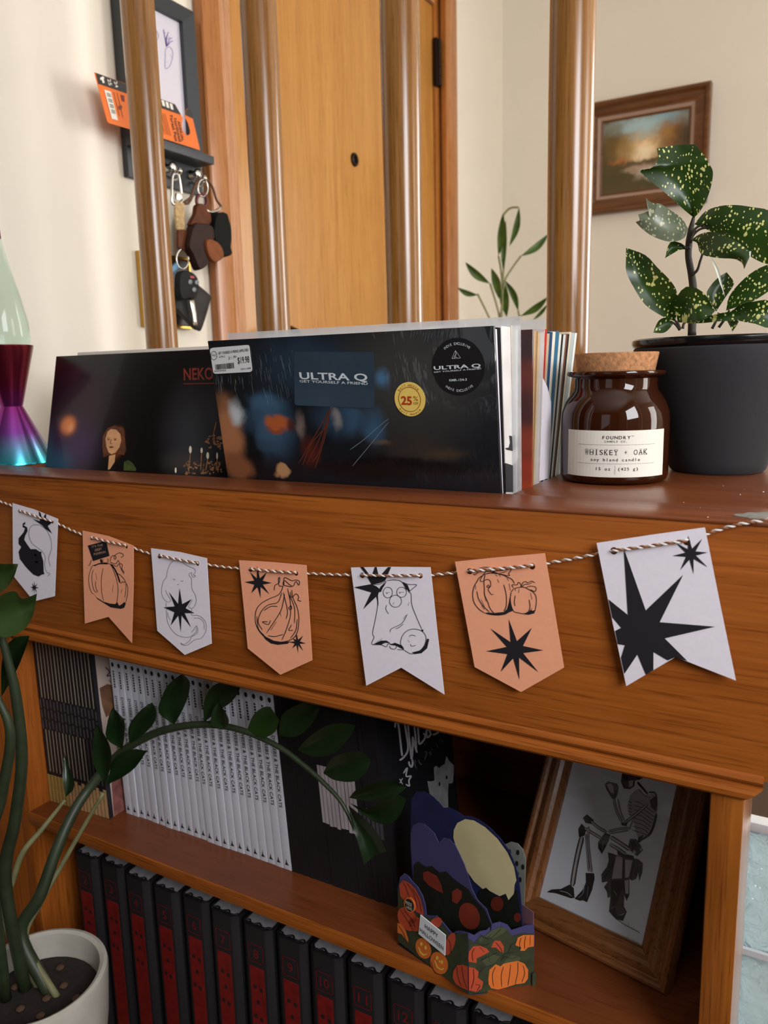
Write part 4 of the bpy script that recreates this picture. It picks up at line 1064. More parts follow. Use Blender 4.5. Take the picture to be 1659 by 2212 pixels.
# ================================================================ landscape painting on the back wall
PX0, PX1, PZ0, PZ1 = -.392, -.004, .603, .947
pt = thing('landscape_painting', ((PX0 + PX1) / 2, YB, PZ0), 'small autumn landscape painting in a stepped brown wooden frame on the back wall', 'painting')
M_PF = wood('painting_frame_wood', '#4f2c12', '#7d5027', 'x', .4, 1.5, .3)
M_LIN = mat('linen_liner', '#a58a78', .8)
pc = V(((PX0 + PX1) / 2, YB - .0005, (PZ0 + PZ1) / 2)); pw, phh = PX1 - PX0, PZ1 - PZ0
frame_sweep('frame', pc, UX, UZ, -UY, pw, phh, [(0, 0), (0, .030), (.004, .034), (.012, .032), (.020, .022), (.032, .020), (.040, .016), (.046, .016), (.046, 0), (0, 0)], M_PF, pt)
frame_sweep('liner', pc, UX, UZ, -UY, pw - .092, phh - .092, [(0, 0), (0, .016), (.010, .012), (.0105, 0), (0, 0)], M_LIN, pt)
frame_sweep('inner_frame', pc, UX, UZ, -UY, pw - .113, phh - .113, [(0, 0), (0, .013), (.006, .010), (.0065, 0), (0, 0)], M_PF, pt)
w2, h2 = (pw - .125) / 2, (phh - .125) / 2
L_ = lambda u, v: (u * w2, v * h2)
bl = []
for u, v, ru, rv, cc, so, s_ in ((0, .75, 1.6, .55, '#a9c3c4', .9, 1), (.5, .9, .5, .3, '#86b0bc', .9, .8), (-.05, .15, .9, .55, '#f0cb94', .9, 1), (.0, .05, .4, .3, '#fbe8c4', .9, .9), (-.75, .35, .45, .75, '#6a5326', .8, 1), (-.45, .25, .4, .5, '#9a7a3c', .9, .8), (.7, .4, .55, .7, '#7d5526', .8, 1), (.45, .5, .35, .4, '#a87a3c', .9, .8), (.95, .3, .3, .6, '#3c3118', .9, .9),
                                  (0, -.2, 1.6, .12, '#4a3a18', .9, .8), (-.6, -.12, .3, .14, '#b07038', .9, .8), (-.7, -.6, .7, .5, '#4a4220', .9, .8), (.15, -.55, .5, .3, '#cfc0b0', .9, 1), (-.15, -.4, .5, .12, '#b59c82', .9, .9), (.3, -.85, .9, .22, '#4a4426', .9, .8), (.85, -.45, .4, .4, '#4a3c1c', .9, .8)):
    bl.append((u * w2, v * h2, ru * w2, rv * h2, cc, so, s_))
box('canvas', (pc.x - w2 - .001, YB - .0085, pc.z - h2 - .001), (pc.x + w2 + .001, YB - .001, pc.z + h2 + .001), art('oil_landscape', '#5a4a2a', bl, wob=.05, ws=34, rough=.5), pt)

# ================================================================ slender plant beyond the posts
tI = T(560, 0, 2.37)
BP = V((-.448, 1.60, ZF))
bp = thing('slender_plant', (BP.x, BP.y, -.16), 'slender green plant with narrow leaves standing in the far corner', 'plant')
M_GRN = leafmat('slender_leaf', '#2c4a18', '#55742e', None, .4, .3)
M_GST = mat('slender_stem', '#8b8f5e', .6)
lathe('pot', [(0, 0), (.060, 0), (.075, .17), (.085, .24), (.080, .245), (.066, .16), (.05, .01), (0, .01)], (BP.x, BP.y, -.16), M_WPAINT, bp, 32)
lathe('soil', [(0, .205), (.05, .206), (.073, .20), (.05, .17), (0, .17)], (BP.x, BP.y, -.16), M_SOIL, bp, 24)
for i, (b, t_, w, bd) in enumerate((((1224, 1312), (1247, 1092), 17, 2), ((1250, 1395), (1262, 1128), 13, -2), ((1280, 1262), (1330, 1062), 14, 5), ((1338, 1312), (1482, 1196), 15, 6), ((1182, 1452), (1055, 1342), 17, -5), ((1120, 1510), (1015, 1472), 12, -5), ((1228, 1532), (1188, 1372), 18, 3), ((1268, 1625), (1256, 1440), 20, -3), ((1326, 1595), (1258, 1436), 14, 5), ((1338, 1618), (1478, 1520), 15, 5), ((1400, 1640), (1478, 1556), 8, 2))):
    blade('leaf', tI, b, t_, w, 1.6 + (i % 3 - 1) * .02, 1.6 + (i % 4 - 1.5) * .03, M_GRN, bp, bd, -.006)
for a in (((1240, 1660), (1245, 1480), (1238, 1390), (1225, 1310)), ((1250, 1480), (1262, 1425), (1300, 1365), (1340, 1310)), ((1200, 1680), (1165, 1600), (1118, 1505)), ((1250, 1100), (1275, 1072), (1300, 1062), (1328, 1062)), ((1245, 1470), (1255, 1300), (1250, 1180), (1250, 1100)), ((1255, 1700), (1300, 1660), (1340, 1615)), ((1235, 1700), (1225, 1600), (1182, 1452)), ((1330, 1690), (1335, 1650), (1326, 1590))):
    tube('stem', [Py(*tI(*q)[0], 1.6) for q in a], .003, M_GST, bp, 6)
tube('main_stem', [V((BP.x, BP.y, .04)), Py(*tI(1238, 1690)[0], 1.6), Py(*tI(1243, 1560)[0], 1.6)], [.006, .005, .0035], M_GST, bp, 8)
ps = thing('plant_stand', BP, 'plain wooden stand under the slender corner plant', 'stand')
box('stand_top', (BP.x - .12, BP.y - .12, -.185), (BP.x + .12, BP.y + .12, -.1605), M_TRIM, ps, b=.003)
for sx in (-1, 1):
    for sy in (-1, 1):
        box('leg', (BP.x + sx * .1 - .012, BP.y + sy * .1 - .012, ZF), (BP.x + sx * .1 + .012, BP.y + sy * .1 + .012, -.185), M_TRIM, ps, b=.002)
# ================================================================ paper garland
SF = Surf((0, -.0065, 0), (0, -1, 0))
tA = T(0, 1050, 3.456); tB = T(180, 1140, 5.53); tC = T(480, 1150, 3.318); tD = T(980, 1170, 5.53); tE = T(960, 1050, 2.373)
def flag(label, outline, holes, paper, inks, grey=None):
    loops = [outline] + [ell(x, y, rx, ry, 14) for x, y, rx, ry in holes]
    f = plate('paper_flag', SF, loops, 0, .0005, paper)
    tag(f, label, 'flag', 'pennants of the paper garland')
    printed('ink_drawing', inks, M_INK, f)
    if grey: printed('pencil_drawing', grey, M_INKG, f)
    return f
I0 = lambda lines, w: ink(SF, lines, w, .0004)
IP = lambda polys: inkpoly(SF, polys, .00035)
# 1
flag('leftmost white pennant with black ghost drawing, partly behind a plant leaf', [(27, 1087), (72, 1100), (125, 1121), (118, 1288), (73, 1299), (28, 1243)], [(42.5, 1104, 3.6, 4.0), (113, 1128, 2.6, 3.6)], M_WHITE,
     [IP([tA(290, 187, 305, 200, 318, 250, 338, 210, 347, 208, 345, 262, 372, 255, 405, 262, 358, 298, 392, 355, 345, 322, 315, 292, 245, 245, 300, 262),
          tA(172, 278, 190, 268, 192, 282, 178, 292, 205, 308, 208, 335, 190, 370, 183, 400, 205, 435, 230, 470, 270, 470, 300, 490, 312, 488, 310, 510, 325, 560, 328, 640, 335, 655, 310, 662, 290, 675, 250, 660, 200, 610, 150, 545, 140, 490, 160, 455, 140, 430, 140, 390, 178, 345, 188, 315, 170, 305),
          star(tA(258, 757)[0], tA(258, 703, 280, 728, 293, 760, 280, 800, 258, 810, 240, 790, 228, 755, 240, 722), 3.4)])],
     [I0([tA(300, 290, 250, 290, 222, 320, 218, 370, 240, 425, 290, 465, 320, 490, 340, 530, 335, 590, 350, 640, 375, 655, 355, 672), tA(300, 290, 350, 330, 382, 400, 385, 470, 365, 540, 378, 600)], .9)])
pe = mat('ghost_eye_white', '#d8d0d2', .7)
printed('eye_print', IP([ell(*tA(268, 515)[0], 3, 2, 10), ell(*tA(275, 566)[0], 3, 2.2, 10)]), pe, COL.objects[-3])
# 2
f2 = flag('small peach pennant with tall pumpkin and black sign, second from the left', tB(-8, 35, 300, 100, 600, 215, 598, 700, 578, 1378, 300, 1065, 18, 1145, 0, 600), [(197.5, 1162.5, 3.6, 4.2), (273, 1181, 3.0, 4.6)], M_PEACH,
     [IP([tB(55, 212, 235, 165, 282, 180, 315, 335, 118, 398), tB(200, 380, 225, 372, 232, 420, 212, 425), tB(118, 775, 160, 830, 240, 880, 320, 905, 385, 910, 408, 885, 430, 930, 460, 915, 495, 885, 512, 905, 490, 955, 450, 968, 330, 950, 250, 900, 170, 850)]),
      I0([tB(110, 455, 72, 560, 72, 680, 100, 770, 125, 790), tB(110, 455, 150, 440, 200, 430, 290, 425, 330, 440, 380, 500, 420, 580, 430, 640), tB(240, 480, 220, 600, 222, 760, 245, 870), tB(340, 450, 390, 580, 418, 720, 410, 850, 400, 890), tB(500, 640, 532, 700, 530, 800, 510, 890), tB(120, 500, 105, 600, 125, 730, 160, 775), tB(150, 540, 165, 620), tB(150, 640, 150, 700, 175, 770), tB(360, 680, 352, 770), tB(465, 730, 455, 780), tB(515, 660, 510, 760, 500, 830)], 1.1),
      I0([tB(240, 375, 235, 400, 245, 415, 290, 415, 300, 395, 295, 365), tB(325, 400, 335, 350, 370, 330, 395, 350, 385, 375, 370, 360, 385, 325, 430, 300, 470, 310, 482, 335, 450, 355), tB(320, 410, 390, 430, 420, 390, 440, 425, 470, 440, 465, 490, 490, 530, 480, 550), tB(330, 430, 400, 460, 430, 430, 450, 480, 480, 540), tB(400, 540, 440, 560, 480, 600, 505, 640, 490, 650, 470, 640, 460, 660, 430, 640, 420, 570), tB(100, 380, 80, 440, 60, 450)], 1.2),
      I0([(tB(330, 440, 370, 480, 410, 560, 440, 650), 3.0), (tB(130, 455, 200, 428, 300, 430), 2.4)], 2)])
printed('sign_print', [ptext(SF, "IT'S THE", *tB(108, 240, 238, 215, 105, 215), .0006), ptext(SF, 'GREAT', *tB(145, 282, 228, 262, 140, 252), .0006), ptext(SF, 'PUMPKIN', *tB(132, 330, 270, 300, 128, 302), .0006)], mat('chalk_tan', '#c79a80', .8), f2)
# 3
flag('small white pennant with sleeping ghost and black star, third from the left', tB(808, 245, 1150, 290, 1475, 365, 1500, 800, 1532, 1385, 1212, 1520, 882, 1230, 850, 800), [(344.5, 1201.5, 4.6, 5.4), (426.5, 1217.5, 3.6, 5.4)], M_WHITE,
     [IP([star(tB(1155, 978)[0], tB(1152, 718, 1298, 850, 1330, 1018, 1290, 1190, 1167, 1245, 1045, 1170, 960, 950, 1025, 765), 13)])],
     [I0([tB(1120, 375, 1050, 420, 1010, 510, 995, 590, 955, 650, 938, 760, 960, 840, 1010, 885, 1040, 880, 1045, 855, 1000, 780, 988, 745), tB(1120, 375, 1200, 420, 1250, 455, 1330, 490, 1340, 530, 1320, 560, 1345, 575, 1320, 588, 1295, 560, 1300, 535, 1270, 545, 1268, 570, 1295, 610, 1300, 720, 1340, 800, 1352, 870, 1330, 940, 1290, 962, 1262, 940, 1280, 905, 1310, 860),
          tB(990, 890, 995, 960, 1005, 1100, 1040, 1190, 1110, 1270, 1200, 1305, 1280, 1300, 1350, 1240, 1350, 1170, 1372, 1205, 1360, 1260, 1300, 1300, 1270, 1350, 1210, 1390, 1165, 1375), tB(1300, 965, 1300, 1040, 1370, 1045, 1430, 1080, 1470, 1150, 1465, 1240, 1410, 1320, 1350, 1330, 1300, 1360, 1250, 1400, 1190, 1400, 1165, 1375), tB(1320, 1080, 1390, 1080, 1440, 1130, 1450, 1220), tB(1075, 605, 1088, 622, 1102, 612), tB(1168, 630, 1185, 640, 1198, 630), tB(1125, 675, 1135, 680, 1145, 674), tB(1010, 1010, 1020, 1060, 1045, 1100), tB(1290, 1250, 1320, 1220, 1340, 1180)], .85)])
# 4
flag('peach pennant with warty gourd and two black stars, fourth from the left', tC(120, 200, 360, 213, 603, 235, 645, 917, 417, 1021, 183, 832), [(541, 1230.5, 4.8, 4.8), (639.5, 1239, 4.6, 5.0)], M_PEACH,
     [IP([star(tC(262, 360)[0], tC(252, 238, 322, 285, 357, 362, 340, 442, 277, 470, 210, 435, 162, 355, 200, 283), 10), star(tC(540, 788)[0], tC(533, 722, 583, 738, 602, 795, 583, 850, 545, 865, 503, 832, 480, 785, 505, 755), 6), tC(268, 700, 300, 740, 370, 775, 430, 785, 490, 780, 470, 798, 400, 805, 350, 795, 310, 765)]),
      I0([tC(440, 380, 425, 420, 400, 450, 340, 475, 280, 510, 245, 560, 240, 640, 270, 710, 330, 765, 420, 785, 500, 765, 540, 715, 552, 620, 540, 540, 510, 470, 500, 410), tC(430, 430, 400, 500, 330, 520, 280, 570, 260, 640, 290, 700), tC(450, 440, 430, 540, 400, 600, 320, 720), tC(470, 400, 490, 500, 490, 600, 460, 700, 430, 770), tC(480, 440, 520, 540, 520, 650), tC(440, 430, 470, 560, 460, 620), tC(390, 640, 350, 700), tC(330, 640, 290, 640, 330, 660, 350, 630), tC(500, 660, 480, 700, 510, 700), tC(330, 740, 380, 745, 440, 730), tC(540, 620, 530, 700, 490, 760), tC(250, 600, 262, 690, 310, 745), tC(300, 560, 350, 530, 400, 530), tC(415, 570, 425, 600)], 1.5),
      I0([tC(445, 380, 445, 330, 460, 325, 500, 345, 530, 340, 555, 350, 550, 378, 530, 350, 510, 385, 480, 370, 450, 345, 440, 375, 500, 390), tC(440, 385, 410, 380, 405, 330, 415, 325, 410, 360, 380, 380, 375, 415), tC(490, 425, 500, 465, 530, 440, 550, 460, 545, 485, 568, 492), tC(480, 540, 495, 525, 500, 545, 485, 552, 478, 535), tC(520, 750, 545, 740)], 1.5)])
# 5
flag('white pennant with pig-faced ghost holding a loaf, between two peach ones', tC(922, 252, 1200, 247, 1492, 250, 1540, 700, 1592, 1162, 1283, 970, 1032, 1100, 980, 700), [(782.5, 1243, 5.8, 6.0), (907.5, 1244, 5.8, 5.8)], M_WHITE,
     [IP([tC(990, 248, 1015, 248, 1070, 320, 1095, 248, 1108, 248, 1125, 320, 1190, 248, 1212, 248, 1170, 345, 1140, 360, 1078, 374, 1105, 385, 1130, 405, 1118, 450, 1122, 530, 1105, 460, 1012, 550, 1070, 430, 945, 393, 1070, 370, 1030, 300),
          tC(1085, 800, 1140, 775, 1180, 775, 1210, 795, 1170, 790, 1140, 805), tC(1360, 860, 1420, 845, 1455, 810, 1470, 760, 1485, 765, 1470, 830, 1430, 865, 1380, 872), tC(1425, 700, 1445, 695, 1440, 715), tC(1290, 355, 1330, 375, 1350, 425, 1318, 405), tC(1120, 430, 1135, 390, 1170, 355, 1140, 425), tC(1200, 805, 1240, 790, 1290, 810, 1300, 840, 1250, 812)]),
      I0([tC(1180, 345, 1240, 340, 1290, 355, 1340, 425, 1355, 440, 1362, 520, 1400, 620, 1438, 705), tC(1075, 373, 1130, 370, 1175, 350, 1155, 390, 1118, 430, 1115, 530, 1100, 620, 1080, 720, 1090, 750, 1075, 800, 1140, 805, 1180, 822), tC(1290, 355, 1340, 372, 1395, 375, 1370, 400, 1340, 425), tC(1180, 822, 1190, 800, 1215, 800, 1250, 810, 1240, 835, 1210, 830, 1200, 812), tC(1250, 812, 1290, 815, 1300, 840, 1255, 838), tC(1300, 840, 1280, 790, 1300, 730, 1350, 695, 1420, 700, 1460, 740, 1455, 800, 1420, 845, 1360, 870, 1300, 840)], 1.2),
      I0([ell(*tC(1189, 430)[0], 10, 11.5, 20) + [ell(*tC(1189, 430)[0], 10, 11.5, 20)[0]], ell(*tC(1288, 428)[0], 10.5, 11, 20) + [ell(*tC(1288, 428)[0], 10.5, 11, 20)[0]], ell(*tC(1244, 492)[0], 13, 13, 22) + [ell(*tC(1244, 492)[0], 13, 13, 22)[0]], tC(1172, 432, 1205, 430), tC(1268, 428, 1305, 428), (tC(1182, 432, 1184, 440), 2), (tC(1274, 430, 1277, 437), 2), tC(1225, 515, 1235, 500), tC(1180, 520, 1175, 550, 1195, 585), tC(1330, 585, 1290, 650, 1215, 690, 1205, 715), tC(1320, 590, 1300, 620), tC(1300, 655, 1270, 680, 1245, 690), tC(1340, 500, 1335, 525), tC(1150, 760, 1110, 785), tC(1340, 745, 1360, 735, 1390, 742), tC(1350, 800, 1360, 815, 1390, 808), tC(1330, 770, 1345, 785)], 1.1)])
# 6
flag('peach pennant with two pumpkins above a black star, second from the right', tD(15, 240, 500, 190, 1088, 138, 1200, 800, 1317, 1505, 805, 1797, 250, 1498, 130, 850), [(1014.5, 1234, 6.6, 6.6), (1149.5, 1223.5, 6.8, 7.2)], M_PEACH,
     [IP([star(tD(735, 1290)[0], tD(660, 925, 935, 1030, 1075, 1297, 1015, 1558, 787, 1648, 565, 1552, 388, 1308, 440, 1035), 19), tD(365, 850, 420, 845, 480, 852, 540, 845, 600, 840, 640, 805, 660, 740, 675, 660, 690, 760, 708, 825, 660, 845, 620, 870, 540, 882, 470, 878, 410, 868), tD(840, 855, 900, 840, 920, 815, 945, 825, 975, 815, 965, 855, 900, 872, 850, 868), tD(455, 370, 480, 355, 540, 380, 500, 382)]),
      I0([tD(370, 390, 310, 430, 285, 470, 250, 530, 230, 620, 245, 720, 300, 800, 370, 850), tD(370, 390, 440, 375, 520, 380, 600, 400, 640, 420, 700, 450, 730, 500), tD(380, 390, 365, 470, 370, 560, 375, 640, 410, 720, 440, 800, 490, 860), tD(600, 510, 625, 600, 635, 700, 625, 790, 600, 830), tD(280, 590, 300, 680, 350, 760, 430, 840), tD(640, 430, 660, 470), tD(525, 445, 545, 490), tD(500, 390, 525, 410), tD(545, 390, 565, 420), tD(665, 500, 680, 580), tD(265, 520, 265, 570), tD(330, 690, 370, 770), tD(365, 610, 390, 710), tD(335, 760, 370, 810)], 1.6),
      I0([tD(690, 600, 680, 680, 690, 760, 720, 830, 760, 845, 800, 855, 850, 858, 900, 830, 915, 770, 905, 690), tD(690, 600, 720, 565, 780, 545, 850, 545, 900, 570, 950, 600, 985, 650, 990, 730, 975, 830), tD(740, 560, 740, 590), tD(740, 640, 728, 720, 738, 770), tD(785, 560, 778, 610), tD(920, 610, 940, 690), tD(905, 690, 915, 760), tD(940, 790, 925, 830)], 1.5),
      I0([tD(240, 380, 260, 395, 300, 360, 340, 345, 380, 360, 345, 410, 320, 460, 345, 475, 400, 450, 440, 470, 445, 530, 420, 545, 400, 535, 420, 515, 430, 545, 415, 570, 430, 600, 455, 630, 478, 628), tD(460, 360, 520, 345, 600, 340, 680, 325, 685, 345, 660, 380, 670, 405, 620, 400, 540, 378), tD(560, 375, 640, 355), tD(600, 375, 610, 355), tD(370, 350, 430, 355, 465, 365), tD(300, 320, 360, 305, 430, 305), tD(250, 370, 270, 345, 290, 345), tD(720, 555, 700, 515, 760, 515, 775, 485, 800, 500, 810, 540), tD(810, 540, 830, 490, 860, 475, 890, 490, 930, 470, 975, 490), tD(820, 545, 850, 510, 900, 505, 940, 485), tD(870, 545, 920, 530, 985, 545, 975, 595, 940, 580, 900, 570)], 1.4)])
# 7
flag('large white pennant with big black star cut by its left edge, rightmost', tE(780, 292, 1060, 250, 1335, 212, 1412, 600, 1494, 997, 1185, 876, 932, 1026, 860, 690), [(1326, 1190, 8.2, 8.2), (1483.5, 1171.5, 8.2, 7.0)], M_WHITE,
     [IP([tE(920, 318, 1033, 637, 1224, 455, 1104, 697, 1388, 720, 1130, 780, 1246, 896, 1185, 876, 1145, 893, 1072, 850, 1072, 942, 1033, 966, 990, 862, 923, 962, 906, 880, 926, 815, 889, 810, 876, 742, 907, 726, 861, 672, 842, 580, 941, 660),
          star(tE(1263, 348)[0], tE(1250, 252, 1322, 270, 1350, 340, 1350, 415, 1278, 450, 1210, 430, 1170, 357, 1186, 290), 12)])])
# twine: two twisted strands threaded through the holes
hp = {0: [(42.5, 1103), (113, 1126)], 1: [(198, 1161), (272.5, 1178)], 2: [(345.5, 1200), (426, 1216)], 3: [(542, 1229), (639, 1237)], 4: [(783, 1242), (907, 1243)], 5: [(1015, 1233.5), (1150, 1221)], 6: [(1326, 1190), (1482, 1167)]}
path = [V((XW + .006, -.004, Py(-40, 1070, -.004).z + .02)), Py(-40, 1070, -.004), Py(0, 1083, -.0035), Py(27, 1093, -.0035)]
for k in range(7):
    (ax, ay), (bx, by) = hp[k]
    path += [Py(ax - 3, ay, -.0045), Py(ax, ay, -.0068), Py(ax + 5, ay + (by - ay) * .06, -.0088), Py((ax + bx) / 2, (ay + by) / 2 + .8, -.0090), Py(bx - 5, by - (by - ay) * .06, -.0088), Py(bx, by, -.0068), Py(bx + 3, by, -.0045)]
    if k < 6:
        nx, ny_ = hp[k + 1][0]
        path.append(Py((bx + nx) / 2, (by + ny_) / 2 + (2 if k < 3 else 1), -.0035))
path += [Py(1560, 1142, -.0032), Py(1610, 1130, -.003), Py(1659, 1122, -.003), Py(1720, 1105, -.003)]
cp = crom(path, 10)
acc, s_ = [0.0], 0.0
for a, b in zip(cp, cp[1:]):
    s_ += (b - a).length; acc.append(s_)
N = int(s_ / .0009)
pts, j = [], 0
for i in range(N + 1):
    d = s_ * i / N
    while j < len(acc) - 2 and acc[j + 1] < d: j += 1
    f = (d - acc[j]) / max(1e-9, acc[j + 1] - acc[j])
    pts.append(cp[j].lerp(cp[j + 1], min(1, max(0, f))))
tw = thing('garland_twine', pts[N // 2], 'brown and white twisted twine strung across the cabinet front', 'string')
def strand(ph):
    out = []
    for i, p in enumerate(pts):
        t_ = (pts[min(i + 1, N)] - pts[max(i - 1, 0)]).normalized()
        n1 = t_.cross(V((0, 1, 0))).normalized(); n2 = t_.cross(n1)
        a = 2 * math.pi * (s_ * i / N) / .0088 + ph
        out.append(p + (n1 * math.cos(a) + n2 * math.sin(a)) * .00062)
    return out
for ph, m, nm in ((0, mat('twine_white', '#e3dcd6', .9), 'white_strand'), (math.pi, mat('twine_brown', '#8a5430', .9), 'brown_strand')):
    v, f = tubev(strand(ph), .00082, 6)
    mk(nm, v, f, m, tw, smooth=True)

# ================================================================ comics on the middle shelf
ZS = -.452
ORD = ['first', 'second', 'third', 'fourth', 'fifth', 'sixth', 'seventh', 'eighth', 'ninth', 'tenth', 'eleventh', 'twelfth', 'thirteenth', 'fourteenth', 'fifteenth', 'sixteenth', 'seventeenth', 'eighteenth', 'nineteenth', 'twentieth', 'twenty-first', 'twenty-second', 'twenty-third', 'twenty-fourth', 'twenty-fifth', 'twenty-sixth', 'twenty-seventh', 'twenty-eighth']
def lean_at(x):
    for (a, la), (b, lb_) in zip([(-.52, .008), (-.405, .028), (-.136, .066), (.0, .088)], [(-.405, .028), (-.136, .066), (.0, .088), (.2, .088)]):
        if x <= b: return la + (lb_ - la) * (x - a) / (b - a)
    return .088
def bk(name, x0, x1, y0, y1, z0, z1, la, lb_, mat_, parent, zref=ZS, b=0.0):
    f = lambda x, l, z: x - l * (z - zref)
    return hexa(name, [(f(x0, la, z0), y0, z0), (f(x1, lb_, z0), y0, z0), (f(x1, lb_, z0), y1, z0), (f(x0, la, z0), y1, z0), (f(x0, la, z1), y0, z1), (f(x1, lb_, z1), y0, z1), (f(x1, lb_, z1), y1, z1), (f(x0, la, z1), y1, z1)], mat_, parent, b)
def zpx(px, py, y): return Py(px, py, y).z
ZTC = ZS + .236
M_YELB = mat('spine_yellow', '#a58648', .6, var=.2, vs=60); M_TANB = mat('spine_tan', '#b08a5e', .6, var=.2, vs=60); M_GRYB = mat('spine_print_grey', '#4a4548', .6); M_SEAM = mat('spine_seam', '#8f8574', .7)
XA, XB_, NB = -.5185, -.4105, 17
wb = (XB_ - XA) / NB
for k in range(NB):
    x0, x1 = XA + k * wb + .0001, XA + (k + 1) * wb - .0001
    la, lb_ = lean_at(x0), lean_at(x1)
    y0 = .0325 + .006 * k / NB
    c = thing('comic_book', ((x0 + x1) / 2, y0, ZS), 'thin black-spined comic, %s from the left on the middle shelf' % ORD[k], 'book', 'black-spined comics at the left of the shelf')
    bk('cover', x0, x1, y0, .200, ZS, ZTC - .001 * (k % 3), la, lb_, M_BLKBOOK, c)
    if k > 0:
        fr = .18 + .1 * (k % 2)
        bk('spine_stripe', x0, x0 + (.0016 if k % 5 == 1 else .0011), y0 - .0003, y0 + .0006, ZS + .045, ZS + .105, la, la, M_SEAM if k < 13 else M_GRYB, c)
        bk('spine_stripe', x0, x0 + (.0016 if k % 5 == 1 else .0011), y0 - .0003, y0 + .0006, ZS + .150, ZTC - .002, la, la, M_SEAM, c)
    bk('spine_foot', x0 + .0004, x1 - .0004, y0 - .0003, y0 + .001, ZS + .0005, ZS + .040 - .004 * (k % 2 if k > 6 else 0), la, lb_, M_YELB if k < 6 else M_TANB, c)
    parts = []
    for q in range(3):
        z0 = ZS + .106 + q * .0145 + (.002 if k % 2 else 0)
        v = []
        for xx, l_ in ((x0 + .0022, la), (x1 - .0008, lb_)):
            for zz in (z0, z0 + .012): v.append(V((xx - l_ * (zz - ZS), y0 - .0003, zz)))
        parts.append((v, [(0, 2, 3, 1)]))
    printed('spine_print', parts, M_GRYB, c)
    if k == NB - 1:
        xs = x1
        SC2 = Surf((xs, 0, ZS), (1, 0, lb_))
        M_CV = mat('comic_cover_cream', '#b7a59a', .6)
        t4 = T(0, 1350, 3.456)
        printed('cover_print', inkpoly(SC2, [t4(705, 222, 822, 250, 868, 600, 955, 1395, 850, 1460, 825, 1230, 755, 700)], .0003), M_CV, c)
        printed('cover_figure', inkpoly(SC2, [t4(740, 470, 800, 440, 835, 450, 850, 640, 790, 690, 760, 600)], .0006), mat('cover_brown', '#6d4c34', .6, var=.3, vs=80), c)
        printed('cover_rose', inkpoly(SC2, [t4(830, 1180, 930, 1120, 952, 1390, 850, 1455)], .0006), mat('cover_rose', '#7c4a44', .6, var=.4, vs=90), c)
        printed('cover_ink', ink(SC2, [t4(785, 315, 815, 350, 795, 380, 830, 375), t4(810, 410, 825, 430)], 2.4, .0007), M_INK, c)
XA, XB_, NW = -.4025, -.1362, 23
gaps = {5: .0014, 14: .0006}
wb = (XB_ - XA - sum(gaps.values())) / NW
x = XA
M_SPW = mat('spine_white', '#cdced8', .5, var=.02, vs=50)
zA, zB = zpx(588, 1588, .06), zpx(612, 1745, .06)
zt1, zt2 = zpx(582, 1535, .06), zpx(575, 1510, .06)
for k in range(NW):
    x += gaps.get(k, 0)
    x0, x1 = x + .0003, x + wb - .0003
    x += wb
    la, lb_ = lean_at(x0), lean_at(x1)
    y0 = .0595 + random.uniform(-.0008, .0008)
    c = thing('paperback_comic', ((x0 + x1) / 2, y0, ZS), 'white-spined paperback with black spine lettering, %s from the left in the white row' % ORD[k], 'book', 'row of white-spined paperbacks')
    bk('cover', x0, x1, y0, .228, ZS, ZTC + .004, la, lb_, M_SPW, c, b=.0005)
    mid = (x0 + x1) / 2; lm = (la + lb_) / 2
    pt = lambda xo, z: V((mid + xo - lm * (z - ZS), y0 - .0004, z))
    w2_ = (x1 - x0) / 2
    A, B = pt(-w2_ * .40, zA), pt(-w2_ * .40, zB); Cc = A + V((w2_ * .85, 0, 0))
    geo = [lettering('DWEEBS & THE BLACK CATS', A, B, Cc, .01)]
    def spoly(pp): return ([pt(a, b) for a, b in pp], [tuple(range(len(pp)))])
    geo.append(spoly([(w2_ * .45 * math.cos(q * math.pi / 4), zt2 + .0032 * math.sin(q * math.pi / 4)) for q in range(8)]))
    for q in range(7):
        zz = zt2 - .008 - q * .0034
        geo.append(spoly([(-w2_ * .22, zz), (w2_ * .25, zz), (w2_ * .25, zz - .0022 - .0006 * (q % 2)), (-w2_ * .22, zz - .0022)]))
    geo.append(spoly([(-w2_ * .5, ZS + .006), (w2_ * .55, ZS + .006), (w2_ * .1, ZS + .009), (0, ZS + .014), (-w2_ * .2, ZS + .009)]))
    printed('spine_print', geo, M_INK, c)
XA, XB_, NK = -.1352, -.0006, 27
wb = (XB_ - XA) / NK
M_SLAB = mat('spine_label_grey', '#b5aaae', .6)
xl0, xl1 = Py(690, 1700, .06).x, Py(772, 1740, .06).x
zw0, zw1 = zpx(700, 1778, .06), zpx(690, 1690, .06)
M_DKL = mat('spine_label_dark', '#3d3b40', .6)
